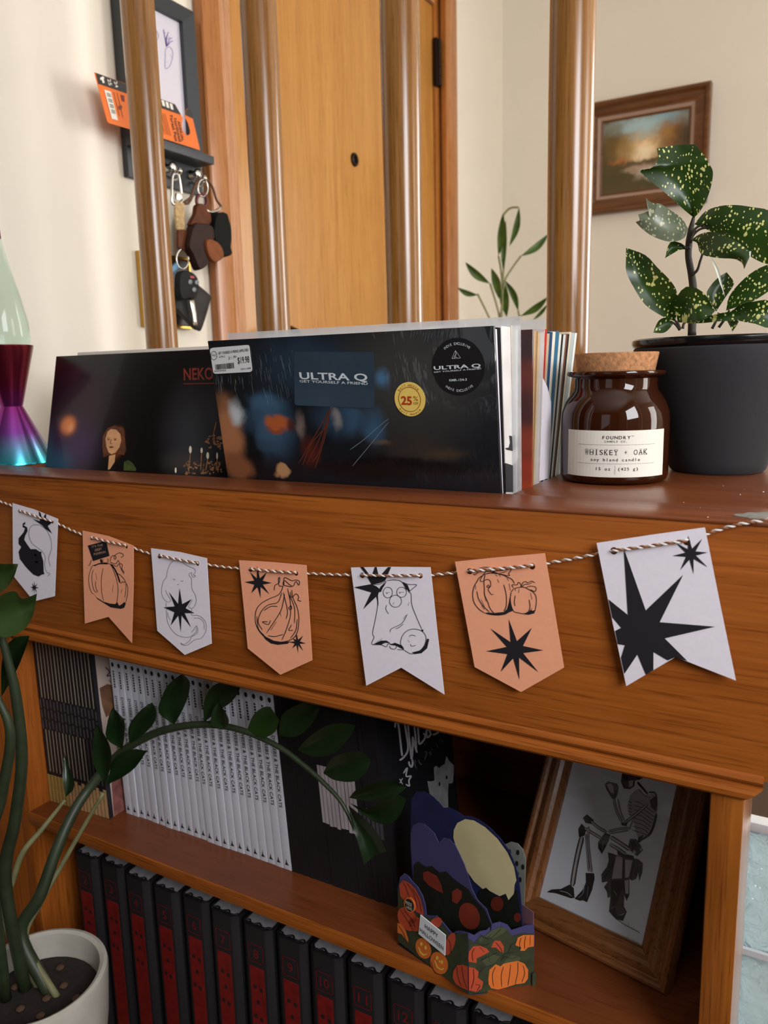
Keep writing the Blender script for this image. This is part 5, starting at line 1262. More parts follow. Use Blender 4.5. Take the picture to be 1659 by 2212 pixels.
for k in range(NK):
    x0, x1 = XA + k * wb + .00006, XA + (k + 1) * wb - .00006
    la, lb_ = lean_at(x0), lean_at(x1)
    y0 = .0600 + random.uniform(-.0006, .0006)
    last = k == NK - 1
    c = thing('thin_comic', ((x0 + x1) / 2, y0, ZS), 'thin black comic with white cover lettering facing right, end of the row' if last else 'thin black comic, %s right of the white paperbacks' % ORD[k], 'book', 'thin black comics right of the white row')
    bk('cover', x0, x1, y0, .229, ZS, ZTC + .002 + random.uniform(-.002, .002), la, lb_, M_BLKBOOK, c)
    xm = (x0 + x1) / 2 - la * .12
    if xl0 <= xm <= xl1:
        bk('spine_label', x0 + .0003, x1 - .0003, y0 - .0003, y0 + .001, zw0 + random.uniform(-.003, .001), zw1 + .02 + random.uniform(-.002, .002), la, lb_, M_SLAB, c)
    elif xm > xl1 and not last:
        bk('spine_label', x0 + .0005, x1 - .0005, y0 - .0003, y0 + .001, ZS + .075, ZS + .105 + random.uniform(-.003, .003), la, lb_, M_DKL, c)
    if last:
        SC3 = Surf((x1, 0, ZS), (1, 0, lb_))
        tK = T(840, 1540, 8.506)
        M_CW = mat('cover_ink_white', '#b9b8be', .6)
        J = lambda L, w: ink(SC3, L, w, .0005)
        printed('cover_lettering', [J([tK(105, 270, 115, 190, 150, 170, 180, 300, 225, 700, 240, 790), tK(285, 205, 320, 420, 345, 600, 330, 720, 260, 820, 190, 870), tK(345, 215, 360, 400, 385, 620, 410, 850, 430, 620, 425, 440), tK(430, 430, 470, 600, 510, 730), tK(460, 245, 480, 420, 500, 660), tK(525, 265, 540, 440, 555, 570, 640, 490, 660, 400, 620, 380), tK(680, 300, 695, 450, 780, 380), tK(690, 300, 740, 330, 760, 390), tK(800, 400, 850, 385, 910, 350), tK(420, 850, 430, 920, 410, 990, 370, 950, 360, 890)], 4.2),
                                    J([tK(260, 1110, 330, 1010, 310, 1160, 400, 1160, 360, 1240, 370, 1340, 305, 1310), tK(195, 1290, 245, 1200), tK(190, 1210, 245, 1310)], 3.2)], M_CW, c)
        printed('cover_lettering_dim', [J([tK(640, 600, 680, 540), tK(640, 720, 690, 720, 650, 860), tK(720, 740, 760, 720, 760, 780), tK(770, 640, 800, 690), tK(860, 540, 890, 640), tK(920, 520, 950, 480, 1000, 560), tK(980, 430, 1010, 400), tK(480, 860, 470, 950, 500, 1020), tK(540, 860, 560, 920, 600, 950)], 2.6)], mat('cover_ink_dim', '#57555a', .6), c)
        printed('cover_ghost', inkpoly(SC3, [tK(820, 1000, 860, 970, 920, 1010, 970, 960, 1020, 940, 1050, 790, 1110, 890, 1190, 960, 1190, 1060, 1170, 1270, 1140, 1300, 1090, 1290, 1080, 1500, 1085, 1760, 990, 1780, 840, 1560, 740, 1480, 700, 1250, 760, 1260, 830, 1240)], .0005), mat('cover_grey', '#8d8c8d', .6, var=.25, vs=60), c)
        printed('cover_eyes', inkpoly(SC3, [ell(*tK(1050, 1180)[0], 2, 4.6, 10), ell(*tK(918, 1305)[0], 2, 5, 10)], .0009), M_INK, c)

# ================================================================ thick dark hardbacks on the bottom shelf
M_HB = mat('hardback_black', '#1a181b', .55, var=.1, vs=80); M_HRED = mat('foil_red', '#701210', .5, var=.25, vs=90); M_HLINE = mat('foil_red_line', '#6a1414', .5); M_PG = mat('page_block_grey', '#a8a6aa', .9, var=.12, vs=200)
wbk, x = .0478, -.0031 - .0478 * 9
ztb = -.512
NUM = {-1: '13', 0: '12', 1: '11', 2: '10', 3: '9', 4: '8', 5: '7', 6: '6', 7: '5', 8: '4', 9: '3'}
k = 0
hb_total = 13
for i in range(hb_total):
    x1 = -.0031 + .0478 * (i - 9); x0 = x1 - .0432
    num = i + 1 + 1
    y0 = .0265 + .0015 * math.sin(i * 2.1)
    zt = ztb + .0015 * math.sin(i * 1.7)
    zb = -.783
    c = thing('hardback_volume', ((x0 + x1) / 2, y0, zb), 'thick black hardback with red spine panel, %s from the left on the bottom shelf' % ORD[i], 'book', 'black hardback volumes on the bottom shelf')
    hexa('cover', [(x0, y0 + .006, zb), (x0 + .008, y0, zb), (x1 - .008, y0, zb), (x1, y0 + .006, zb), (x0, y0 + .006, zt), (x0 + .008, y0, zt), (x1 - .008, y0, zt), (x1, y0 + .006, zt)], M_HB, c, .0008)
    box('cover_board', (x0, y0 + .006, zb), (x0 + .0028, y0 + .182, zt), M_HB, c, b=.0006)
    box('cover_board', (x1 - .0028, y0 + .006, zb), (x1, y0 + .182, zt), M_HB, c, b=.0006)
    box('page_block', (x0 + .003, y0 + .0065, zb + .004), (x1 - .003, y0 + .178, zt - .0015), M_PG, c)
    tube('headband', [(x0 + .003 + (x1 - x0 - .006) * q / 8, y0 + .006 + .003 * math.sin(q * 1.9 + i), zt - .0006) for q in range(9)], .0010, M_HB, c, 6, 3)
    cx = (x0 + x1) / 2
    yq = y0 - .0004
    box('spine_panel', (cx - .0105, yq, zb + .03), (cx + .0105, y0 + .001, zt - .052), M_HRED, c)
    qd = lambda a0, a1, z0, z1: ([V((a0, yq, z0)), V((a1, yq, z0)), V((a1, yq, z1)), V((a0, yq, z1))], [(0, 1, 2, 3)])
    zb2, zt2_ = zt - .046, zt - .022
    geo = [qd(cx - .0108, cx - .0098, zb2, zt2_), qd(cx + .0098, cx + .0108, zb2, zt2_), qd(cx - .0108, cx + .0108, zt2_ - .001, zt2_), qd(cx - .0108, cx + .0108, zb2, zb2 + .001)]
    s = str(num)
    hw = .0035 if len(s) == 1 else .006
    geo.append(lettering(s, V((cx - hw, yq, zb2 + .006)), V((cx + hw, yq, zb2 + .006)), V((cx - hw, yq, zt2_ - .006)), .01))
    printed('spine_number', geo, M_HLINE, c)
    dots = [qd(cx + a - .0022, cx + a + .0022, zt - b - .0025, zt - b + .0025) for a, b in ((-.004, .078), (.005, .080), (0, .098), (.003, .12), (-.005, .118))]
    printed('spine_pattern', [([p + V((0, -.0003, 0)) for p in v], f) for v, f in dots], M_HB, c)

# ================================================================ pop-up Halloween card
t6 = T(820, 1680, 4.158)
cL, cF, cR = V((.0263, .0134, ZS)), V((.1134, -.0106, ZS)), V((.1612, .0270, ZS))
card = thing('popup_card', (.105, .015, ZS), 'pop-up Halloween card with orange pumpkins and pale moon, standing on the middle shelf', 'card')
def vsurf(a, b): return Surf(a, (b - a).cross(UZ))
SL, SR = vsurf(cL, cF), vsurf(cF, cR)
dpt = cR - cF
SM = vsurf(cL + dpt * .86, cF + dpt * .86)
SM2 = vsurf(cL + dpt * .34, cF + dpt * .34)
SBk = vsurf(cL + dpt * 1.12, cF + dpt * 1.12)
M_NAVY = mat('card_navy', '#1f2450', .6, var=.3, vs=60); M_CDK = mat('card_dark_foliage', '#15170f', .6, var=.4, vs=120); M_VIO = mat('card_violet', '#3f3c68', .6)
M_FOL = mat('card_foliage', '#353b24', .6, var=.25, vs=110); M_PK1 = mat('card_pumpkin', '#d9702c', .6, var=.06, vs=60); M_PK2 = mat('card_pumpkin_red', '#b8482a', .6, var=.08, vs=60); M_MOON = mat('card_moon', '#d6c898', .6, var=.08, vs=25); M_GLOW = mat('card_lantern_yellow', '#e8bd48', .6)
p_ = plate('back_panel', SBk, [t6(1120, 600, 1180, 575, 1240, 592, 1290, 650, 1312, 740, 1308, 900, 1300, 1110, 1290, 1330, 1000, 1330, 1000, 800)], 0, .0006, mat('card_grey', '#83857f', .6), card)
printed('dots_print', inkpoly(SBk, [ell(*t6(x, y)[0], 3.2, 6, 10) for x, y in ((1170, 665), (1245, 670), (1235, 770), (1290, 800), (1265, 915), (1240, 865))], .0004), M_INK, p_)
p_ = plate('moon_panel', SM, [t6(285, 800, 278, 440, 285, 190, 330, 125, 400, 125, 470, 165, 530, 220, 575, 272, 620, 268, 690, 300, 750, 342, 800, 342, 880, 370, 980, 440, 1080, 540, 1160, 650, 1210, 760, 1245, 880, 1265, 1050, 1285, 1312, 1270, 1420, 900, 1400, 500, 1200, 300, 1040)], 0, .0006, M_NAVY, card)
printed('moon_print', inkpoly(SM, [t6(665, 540, 668, 470, 700, 405, 770, 370, 850, 382, 950, 442, 1060, 545, 1150, 670, 1210, 800, 1232, 920, 1215, 960, 1210, 1040, 1160, 1098, 1135, 1040, 1080, 1062, 1000, 1020, 930, 1000, 850, 930, 760, 800, 700, 660)], .0004), M_MOON, p_)
printed('foliage_print', inkpoly(SM, [t6(900, 1010, 960, 985, 1010, 1030, 1070, 1070, 1130, 1050, 1170, 1110, 1230, 1000, 1250, 1100, 1280, 1320, 1265, 1415, 800, 1380)], .0006), M_CDK, p_)
printed('pumpkin_print', inkpoly(SM, [ell(*t6(1243, 1250)[0], 8, 10, 16), ell(*t6(1060, 1130)[0], 14, 16, 18)], .0009), mat('card_pumpkin_dim', '#6d2418', .6), p_)
p_ = plate('middle_panel', SM2, [t6(300, 1250, 300, 900, 280, 640, 278, 500, 300, 430, 345, 405, 400, 415, 440, 450, 490, 500, 530, 585, 575, 540, 625, 552, 680, 610, 720, 690, 760, 780, 800, 900, 830, 1000, 880, 1100, 960, 1180, 1010, 1320, 980, 1500, 700, 1560)], 0, .0006, M_VIO, card)
printed('foliage_print', inkpoly(SM2, [t6(310, 780, 350, 750, 420, 800, 470, 790, 540, 850, 600, 840, 660, 900, 740, 960, 800, 1000, 860, 1090, 950, 1190, 1005, 1320, 975, 1490, 700, 1550, 305, 1240)], .0004), M_CDK, p_)
printed('pumpkin_print', inkpoly(SM2, [t6(395, 850, 440, 835, 520, 880, 560, 960, 575, 1035, 520, 1010, 440, 960, 398, 910), t6(655, 1020, 700, 990, 745, 1020, 740, 1080, 700, 1130, 655, 1110), ell(*t6(810, 1240)[0], 22, 30, 22, -20)], .0007), mat('card_pumpkin_shade', '#7c2c1a', .6, var=.15, vs=60), p_)
sd = cR + (cL - cF).normalized() * .055
hexa('side_panel', [cR, sd, sd + V((.0006, .0006, 0)), cR + V((.0006, .0006, 0)), cR + V((0, 0, .074)), sd + V((0, 0, .082)), sd + V((.0006, .0006, .082)), cR + V((.0006, .0006, .074))], mat('card_mauve', '#6d4a58', .6), card)
hexa('card_floor', [cL + V((0, 0, .0001)), cF + V((0, 0, .0001)), cR + V((0, 0, .0001)), cL + dpt + V((0, 0, .0001)), cL + V((0, 0, .0008)), cF + V((0, 0, .0008)), cR + V((0, 0, .0008)), cL + dpt + V((0, 0, .0008))], M_CDK, card)
pl = plate('left_panel', SL, [t6(165, 1468, 165, 1150, 162, 1000, 185, 890, 220, 860, 260, 885, 290, 930, 340, 980, 385, 1060, 412, 1150, 420, 1235, 470, 1240, 510, 1240, 560, 1290, 600, 1340, 650, 1400, 690, 1376, 740, 1378, 796, 1394, 800, 1952, 560, 1770, 330, 1600)], 0, .0007, M_VIO, card)
def pumpk(surf, tr, x, y, rx, ry, rot=0): return ell(*tr(x, y)[0], rx / 4.158, ry / 4.158, 26, rot)
def ribs(tr, x, y, rx, ry, n_=4, skew=0):
    out = []
    for k_ in range(n_):
        f = (k_ + .5) / n_ * 2 - 1
        out.append(tr(x + f * rx * .55 + skew, y - ry * .88, x + f * rx * .95, y, x + f * rx * .6 - skew, y + ry * .86))
    return out
printed('foliage_print', inkpoly(SL, [t6(168, 1462, 168, 1010, 200, 1050, 300, 1200, 420, 1245, 480, 1260, 560, 1310, 640, 1412, 690, 1392, 794, 1402, 798, 1940, 560, 1764, 330, 1594)], .0004), M_FOL, pl)
redp = [(290, 1075, 108, 150, 25), (255, 1265, 80, 115, 30), (330, 1310, 60, 70, 30), (635, 1490, 42, 105, -18), (510, 1300, 60, 45, 35)]
printed('pumpkins_red', inkpoly(SL, [pumpk(SL, t6, *q[:4], -q[4]) if k_ != 0 else t6(180, 960, 215, 915, 270, 940, 330, 1000, 375, 1090, 398, 1190, 400, 1240, 340, 1205, 270, 1150, 190, 1060) for k_, q in enumerate(redp)], .0007), M_PK2, pl)
printed('pumpkins_orange', inkpoly(SL, [t6(166, 1300, 200, 1310, 240, 1370, 262, 1440, 262, 1475, 200, 1400, 166, 1390), pumpk(SL, t6, 398, 1530, 66, 96, -22), pumpk(SL, t6, 540, 1660, 76, 104, -22)], .0008), M_PK1, pl)
printed('right_fold_pumpkin', inkpoly(SL, [t6(660, 1790, 668, 1730, 700, 1680, 750, 1675, 797, 1690, 799, 1905, 740, 1880, 690, 1850)], .0009), M_PK2, pl)
printed('lantern_faces', inkpoly(SL, [ell(*t6(382, 1487)[0], 3, 4.5, 10), ell(*t6(420, 1520)[0], 3, 4.5, 10), t6(352, 1512, 366, 1520, 380, 1560, 410, 1580, 432, 1568, 428, 1586, 400, 1594, 368, 1572), ell(*t6(524, 1612)[0], 3, 4.5, 10), ell(*t6(566, 1650)[0], 3, 4.5, 10), ell(*t6(545, 1645)[0], 2, 2.6, 8), t6(496, 1630, 510, 1640, 530, 1690, 560, 1710, 586, 1700, 580, 1722, 552, 1722, 516, 1696)], .0012), M_GLOW, pl)
printed('ink_lines', [ink(SL, [t6(215, 925, 250, 1000, 290, 1120), t6(250, 940, 310, 1030, 350, 1170), t6(300, 985, 360, 1090, 385, 1210), t6(190, 1180, 240, 1250, 300, 1350), t6(230, 1190, 290, 1260, 330, 1340), t6(175, 1320, 215, 1380, 245, 1450), t6(600, 1420, 640, 1480, 650, 1580), t6(700, 1690, 710, 1780, 740, 1870), t6(745, 1685, 760, 1790, 790, 1890), t6(470, 1640, 500, 1740, 560, 1765)], 1.0, .0011)] , M_INK, pl)
bt = plate('press_button', SL, [ell(*t6(278, 1137)[0], 11.5, 17, 26, -18)], .0016, .0008, M_PK1, pl)
printed('button_face', inkpoly(SL, [ell(*t6(278, 1137)[0], 9.2, 14.2, 26, -18)], .0018), M_INK, pl)
printed('button_print', [ptext(SL, 'PRESS', *t6(245, 1122, 302, 1150, 246, 1092), .0021, .01), ptext(SL, 'HERE', *t6(254, 1164, 306, 1188, 254, 1136), .0021, .01)], mat('button_print_pale', '#cfc5b0', .6), pl)
sg = plate('greeting_sign', SL, [t6(380, 1222, 605, 1405, 600, 1587, 363, 1392)], .0022, .0008, mat('sign_white', '#dfe2e6', .6), pl)
printed('sign_print', [ptext(SL, 'HAPPY', *t6(424, 1338, 540, 1432, 424, 1296), .0026), ptext(SL, 'HALLOWEEN', *t6(378, 1368, 588, 1540, 380, 1330), .0026)], M_INK, pl)
prr = plate('right_panel', SR, [t6(797, 1394, 850, 1416, 900, 1382, 960, 1370, 1020, 1312, 1080, 1296, 1150, 1322, 1186, 1370, 1250, 1350, 1320, 1326, 1386, 1320, 1392, 1400, 1385, 1700, 1372, 1882, 1200, 1910, 1050, 1930, 900, 1948, 801, 1954)], 0, .0007, M_VIO, card)
printed('foliage_print', inkpoly(SR, [t6(800, 1440, 850, 1480, 900, 1420, 960, 1420, 1020, 1370, 1090, 1330, 1150, 1370, 1190, 1420, 1250, 1400, 1290, 1390, 1384, 1400, 1382, 1700, 1370, 1878, 1050, 1926, 802, 1950)], .0004), M_FOL, prr)
oran = [t6(975, 1800, 985, 1720, 1040, 1670, 1085, 1690, 1110, 1665, 1180, 1650, 1240, 1640, 1300, 1665, 1332, 1720, 1330, 1800, 1300, 1840, 1220, 1850, 1130, 1880, 1060, 1898, 1000, 1885, 978, 1850), t6(1218, 1500, 1240, 1430, 1290, 1408, 1384, 1408, 1384, 1510, 1330, 1520, 1300, 1550, 1260, 1550, 1270, 1520)]
printed('pumpkins_orange', inkpoly(SR, oran, .0007), M_PK1, prr)
printed('pumpkins_red', inkpoly(SR, [t6(795, 1620, 800, 1560, 840, 1510, 900, 1505, 960, 1530, 985, 1560, 930, 1590, 870, 1620, 870, 1660, 800, 1650), t6(1000, 1520, 1030, 1460, 1080, 1460, 1115, 1510, 1112, 1570, 1080, 1555, 1040, 1520), t6(800, 1695, 850, 1705, 890, 1740, 880, 1790, 930, 1830, 915, 1890, 870, 1920, 802, 1905)], .0006), M_PK2, prr)
printed('ink_lines', [ink(SR, [t6(1040, 1690, 1012, 1760, 1020, 1870), t6(1110, 1690, 1090, 1770, 1095, 1870), t6(1175, 1670, 1165, 1760, 1150, 1860), t6(1240, 1650, 1238, 1740, 1215, 1850), t6(1285, 1680, 1300, 1750, 1275, 1830), t6(1270, 1430, 1255, 1480, 1262, 1530), t6(1310, 1415, 1300, 1470, 1300, 1530), t6(1350, 1412, 1348, 1500), t6(850, 1525, 830, 1570, 835, 1640), t6(900, 1515, 940, 1560), t6(1040, 1470, 1080, 1520, 1100, 1560), t6(840, 1710, 845, 1800, 820, 1890), t6(860, 1850, 900, 1860, 870, 1910)], 1.2, .0010),
                      ink(SR, [t6(900, 1400, 960, 1440, 1020, 1420, 1090, 1350), t6(960, 1440, 1000, 1400), t6(870, 1480, 930, 1500, 990, 1480), t6(1090, 1600, 1150, 1570, 1230, 1560), t6(1150, 1570, 1180, 1500, 1230, 1460), t6(1080, 1650, 1120, 1600, 1180, 1620, 1240, 1600), t6(900, 1640, 980, 1600, 1060, 1560), t6(980, 1600, 990, 1660), t6(880, 1760, 940, 1700, 1000, 1680), t6(820, 1940, 900, 1930, 1000, 1910)], .9, .0008)], M_INK, prr)
printed('foliage_light', inkpoly(SR, [t6(940, 1420, 1000, 1370, 1070, 1340, 1150, 1350, 1100, 1400, 1020, 1440), t6(1120, 1640, 1180, 1590, 1250, 1600, 1270, 1630, 1180, 1660, 1120, 1700), t6(920, 1640, 1000, 1580, 1080, 1600, 1030, 1660, 960, 1690), t6(890, 1440, 930, 1430, 900, 1480)], .0006), mat('card_foliage_light', '#474c33', .6), prr)
plate('tuck_tab', SR, [t6(1362, 1740, 1392, 1725, 1398, 1740, 1392, 1872, 1362, 1880)], .003, .0006, M_FOL, card)

# ================================================================ wooden frame with skeleton drawing
fBL, fBR = Pz(1092, 1976, ZS), Pz(1441, 2152, ZS)
eu = (fBR - fBL).normalized(); nb = V((-eu.y, eu.x, 0))
ph_ = math.radians(29)
ev = UZ * math.cos(ph_) + nb * math.sin(ph_)
en = eu.cross(ev).normalized()
if en.dot(CAM - fBL) < 0: en = -en
FW, FH = (fBR - fBL).length, .216
fo = (fBL + fBR) / 2 + ev * (FH / 2)
sk = thing('photo_frame', (fBL + fBR) / 2, 'wide brown wooden frame holding a seated skeleton drawing, leaning at the right of the shelf', 'picture frame')
M_FRM = wood('frame_walnut', '#6b3f1f', '#915c33', 'z', .28, .8, .3, knots=False, contrast=.6)
M_FRMX = wood('frame_walnut_cross', '#6b3f1f', '#915c33', 'x', .28, .8, .3, knots=False, contrast=.6)
def fside(name, a, b, c, d):   # four mitred rails, one swept profile each
    pr = [(0, -.012), (0, .000), (.002, .0045), (.0045, .0062), (.007, .0058), (.009, .0040), (.010, .0038), (.013, .0062), (.017, .0075), (.021, .0068), (.0245, .0042), (.026, .0040), (.0285, .0038), (.0302, .0018), (.0305, -.012)]
    vs = []
    for dd, hh in pr:
        for (sx, sy) in (a, b):
            vs.append(fo + eu * (sx * (FW / 2 - dd)) + ev * (sy * (FH / 2 - dd)) + en * hh)
    m_ = len(pr)
    fs = [(2 * i, 2 * i + 1, 2 * i + 3, 2 * i + 2) for i in range(m_ - 1)] + [(2 * m_ - 2, 2 * m_ - 1, 1, 0), tuple(2 * i for i in range(m_)), tuple(2 * i + 1 for i in range(m_))]
    return autosmooth(fixn(mk(name, vs, fs, M_FRM if a[0] == b[0] else M_FRMX, sk)), 25)
for a, b in (((-1, -1), (1, -1)), ((1, -1), (1, 1)), ((1, 1), (-1, 1)), ((-1, 1), (-1, -1))): fside('frame_rail', a, b, 0, 0)
iw, ih = FW / 2 - .0300, FH / 2 - .0300
def fb(u, v, h): return fo + eu * u + ev * v + en * h
pap = hexa('drawing_paper', [fb(-iw, -ih, -.0045), fb(iw, -ih, -.0045), fb(iw, ih, -.0045), fb(-iw, ih, -.0045), fb(-iw, -ih, -.003), fb(iw, -ih, -.003), fb(iw, ih, -.003), fb(-iw, ih, -.003)], mat('drawing_paper', '#dadde6', .55, var=.06, vs=14), sk)
hexa('back_board', [fb(-iw - .02, -ih - .02, -.010), fb(iw + .02, -ih - .02, -.010), fb(iw + .02, ih + .02, -.010), fb(-iw - .02, ih + .02, -.010), fb(-iw - .02, -ih - .02, -.0055), fb(iw + .02, -ih - .02, -.0055), fb(iw + .02, ih + .02, -.0055), fb(-iw - .02, ih + .02, -.0055)], M_LEAD, sk)
hexa('easel_leg', [fb(-.02, .05, -.012), fb(.02, .05, -.012), fb(.02, .05, -.016), fb(-.02, .05, -.016)] + [V((q.x, q.y, ZS)) + nb * .03 for q in (fb(-.03, -.02, -.012), fb(.03, -.02, -.012), fb(.03, -.02, -.016), fb(-.03, -.02, -.016))], M_LEAD, sk)
M_GLZ = NT('frame_glazing')
_t = M_GLZ.n('ShaderNodeBsdfTransparent'); _g = M_GLZ.n('ShaderNodeBsdfGlossy', {'Roughness': .10, 'Normal': M_GLZ.bump(M_GLZ.noise(M_GLZ.map(M_GLZ.obj(), (18, 18, 18)), 1, 2), .35, .01)})
M_GLZ.t.links.new(M_GLZ.n('ShaderNodeMixShader', {0: .07, 1: _t.outputs[0], 2: _g.outputs[0]}).outputs[0], M_GLZ.out.inputs[0])
hexa('film', [fb(-iw, -ih, -.0012), fb(iw, -ih, -.0012), fb(iw, ih, -.0012), fb(-iw, ih, -.0012), fb(-iw, -ih, -.0009), fb(iw, -ih, -.0009), fb(iw, ih, -.0009), fb(-iw, ih, -.0009)], M_GLZ.m, sk)
SS = Surf(fb(0, 0, -.003), en)
tS = T(1160, 1620, 5.028)
M_SEP = mat('sepia_dark', '#241a1a', .7); M_SEPM = mat('sepia_mid', '#4d4140', .7, var=.35, vs=140); M_SEPL = mat('sepia_light', '#94898a', .7, var=.2, vs=140)
def bones(L, off):
    return ink(SS, [(p, w / 5.028) for p, w in L], 1, off)
BN = [(tS(835, 530, 865, 660, 925, 785), 30), (tS(880, 530, 905, 660, 950, 775), 20), (tS(950, 795, 1075, 700, 1205, 585), 36), (tS(775, 885, 890, 858, 1005, 845), 26), (tS(785, 908, 900, 890, 1000, 872), 18), (tS(1005, 862, 1040, 760), 34),
      (tS(590, 775, 660, 838, 760, 895), 34), (tS(520, 850, 600, 900, 700, 962), 36), (tS(800, 945, 900, 1008, 1015, 1085), 46), (tS(790, 1020, 880, 1075, 965, 1135), 40), (tS(492, 940, 450, 1110, 412, 1300, 385, 1480), 58), (tS(562, 830, 558, 1000, 578, 1200, 594, 1330), 26), (tS(532, 910, 548, 1100, 562, 1320), 24)]
ribs_ = [tS(1060 - k_ * 4, 560 + k_ * 44, 1120 + k_ * 6, 575 + k_ * 48, 1210 - k_ * 2, 640 + k_ * 42, 1290 - k_ * 14, 690 + k_ * 36) for k_ in range(8)]
cage = tS(1010, 500, 1090, 420, 1180, 490, 1290, 460, 1312, 560, 1302, 690, 1262, 820, 1215, 930, 1120, 995, 1075, 900, 1050, 770, 990, 680, 985, 600)
drape = [tS(770, 1110, 860, 1140, 960, 1165, 1100, 1185, 1152, 1230, 1145, 1330, 1112, 1430, 1100, 1330, 1078, 1400, 1030, 1420, 1005, 1400, 1005, 1570, 975, 1640, 950, 1575, 945, 1700, 978, 1755, 935, 1858, 830, 1810, 782, 1752, 800, 1590, 770, 1610, 760, 1540, 728, 1490, 770, 1430, 705, 1440, 700, 1350, 760, 1270, 780, 1200)]
printed('bones_print', [bones(BN, .0003), inkpoly(SS, [tS(925, 250, 1060, 275, 1158, 300, 1120, 322, 1066, 332, 1060, 395, 1010, 428, 945, 420, 912, 350), tS(735, 375, 768, 342, 870, 365, 888, 400, 880, 475, 850, 540, 815, 530, 760, 440), tS(1010, 965, 1080, 968, 1130, 1040, 1152, 1090, 1090, 1155, 1030, 1110, 990, 1060)] + drape, .0003)], M_SEPM, sk)
printed('ribcage_print', inkpoly(SS, [cage], .00025), mat('sepia_pale', '#a39ca2', .7), sk)
dk = [inkpoly(SS, [tS(450, 860, 485, 800, 540, 855, 520, 930, 460, 950), tS(500, 740, 545, 700, 620, 762, 600, 805, 530, 795), tS(110, 1545, 160, 1515, 260, 1510, 360, 1462, 402, 1500, 410, 1605, 370, 1612, 280, 1580, 200, 1555), tS(530, 1335, 622, 1340, 628, 1400, 600, 1520, 545, 1655, 500, 1632, 470, 1640, 410, 1615, 500, 1520, 535, 1440), tS(690, 960, 740, 900, 800, 922, 782, 985, 735, 1080, 705, 1130, 668, 1070, 665, 1010),
      tS(805, 1420, 938, 1412, 935, 1500, 885, 1610, 860, 1690, 815, 1700), tS(785, 1755, 850, 1705, 870, 1790, 972, 1762, 930, 1855, 860, 1840), tS(950, 1575, 1005, 1575, 975, 1638), tS(915, 790, 990, 775, 975, 830, 920, 818), tS(1225, 540, 1290, 500, 1312, 580, 1300, 680, 1240, 620), tS(1100, 950, 1160, 920, 1130, 1000, 1090, 1010), tS(930, 262, 985, 275, 1000, 320, 960, 330, 930, 300), tS(1060, 280, 1150, 300, 1100, 325), tS(920, 360, 960, 375, 1000, 420, 945, 415), tS(870, 1090, 960, 1130, 1050, 1150, 1060, 1190, 960, 1170, 880, 1140), tS(1012, 990, 1060, 980, 1080, 1040, 1040, 1090)], .0005),
      bones([(tS(1092, 350, 1140, 405, 1205, 482), 24), (tS(1215, 462, 1285, 468, 1305, 560), 16), (tS(1300, 690, 1275, 800, 1225, 915, 1120, 985), 26)] + [(r_, 7) for r_ in ribs_] + [(tS(1000, 560 + k_ * 34, 1030, 575 + k_ * 34), 16) for k_ in range(5)] + [(tS(1110, 425, 1165, 490, 1230, 515), 9), (tS(848, 1180, 800, 1290, 730, 1400), 14), (tS(945, 1180, 940, 1400, 955, 1560), 14), (tS(1062, 1200, 1015, 1400), 16), (tS(870, 1840, 960, 1900, 1120, 1985), 7), (tS(990, 1880, 1003, 1925), 4), (tS(1100, 1240, 1090, 1380), 8), (tS(780, 1240, 720, 1350), 7), (tS(800, 1590, 805, 1740), 7)], .0005)]
printed('shading_print', dk, M_SEP, sk)
lt = [bones([(p, w * .42) for p, w in BN], .0007), inkpoly(SS, [tS(862, 1150, 930, 1168, 925, 1395, 815, 1398), tS(960, 1190, 1040, 1200, 1000, 1380, 960, 1390), ell(*tS(1060, 1110)[0], 3.4, 4, 12), ell(*tS(1130, 1080)[0], 2.4, 3.4, 12), tS(760, 380, 800, 360, 830, 390, 840, 480, 800, 460), tS(1000, 335, 1050, 330, 1040, 390, 1000, 405), tS(955, 1420, 998, 1410, 995, 1560, 962, 1560), tS(875, 1800, 960, 1770, 935, 1790)], .0007),
      bones([(tS(1200, 510, 1240, 495, 1255, 520, 1225, 540), 9), (tS(250, 1530, 330, 1550, 380, 1590), 7), (tS(520, 1470, 500, 1560, 450, 1605), 5), (tS(560, 1480, 545, 1600), 5), (tS(720, 990, 712, 1080), 6), (tS(835, 1520, 870, 1580), 8)], .0007)]
printed('highlights_print', lt, mat('sepia_bone', '#b4acae', .7, var=.1, vs=140), sk)

# ================================================================ arching plant in front of the shelf
PCZ = V((-.357, -.122, -.5381))
zz = thing('arching_plant', (PCZ.x, PCZ.y, PCZ.z - .15), 'arching dark green glossy-leaved plant in a pale pot at lower left', 'plant')
M_CER = mat('ceramic_pale', '#b3aea3', .35, var=.08, vs=30)
RP = .076
lathe('pot', [(0, -.15), (.056, -.15), (.060, -.146), (.072, -.06), (RP, -.004), (RP - .001, 0), (RP - .005, .0012), (RP - .009, -.001), (RP - .011, -.012), (.060, -.10), (.05, -.14), (0, -.14)], PCZ, M_CER, zz, 56)
lathe('soil', [(0, -.026), (.04, -.024), (RP - .0135, -.028), (.05, -.06), (0, -.06)], PCZ, M_SOIL, zz, 32)
for k_ in range(9):
    a = k_ * 2.4; r = .015 + .004 * k_
    lathe('bark_chip', [(0, -.003), (.004, -.001), (.005, .001), (.003, .003), (0, .0035)], PCZ + V((r * math.cos(a), r * math.sin(a), -.023)), mat('bark_chip', '#4a3322', .9), zz, 7)
M_ZST = mat('zz_stem', '#28321e', .5, var=.25, vs=60); M_ZSP = mat('zz_stem_pale', '#6d6a48', .6, var=.2, vs=60)
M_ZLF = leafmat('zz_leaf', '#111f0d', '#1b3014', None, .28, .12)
M_ZLN = leafmat('zz_leaf_near', '#2c401b', '#3d5328', None, .4, .2)
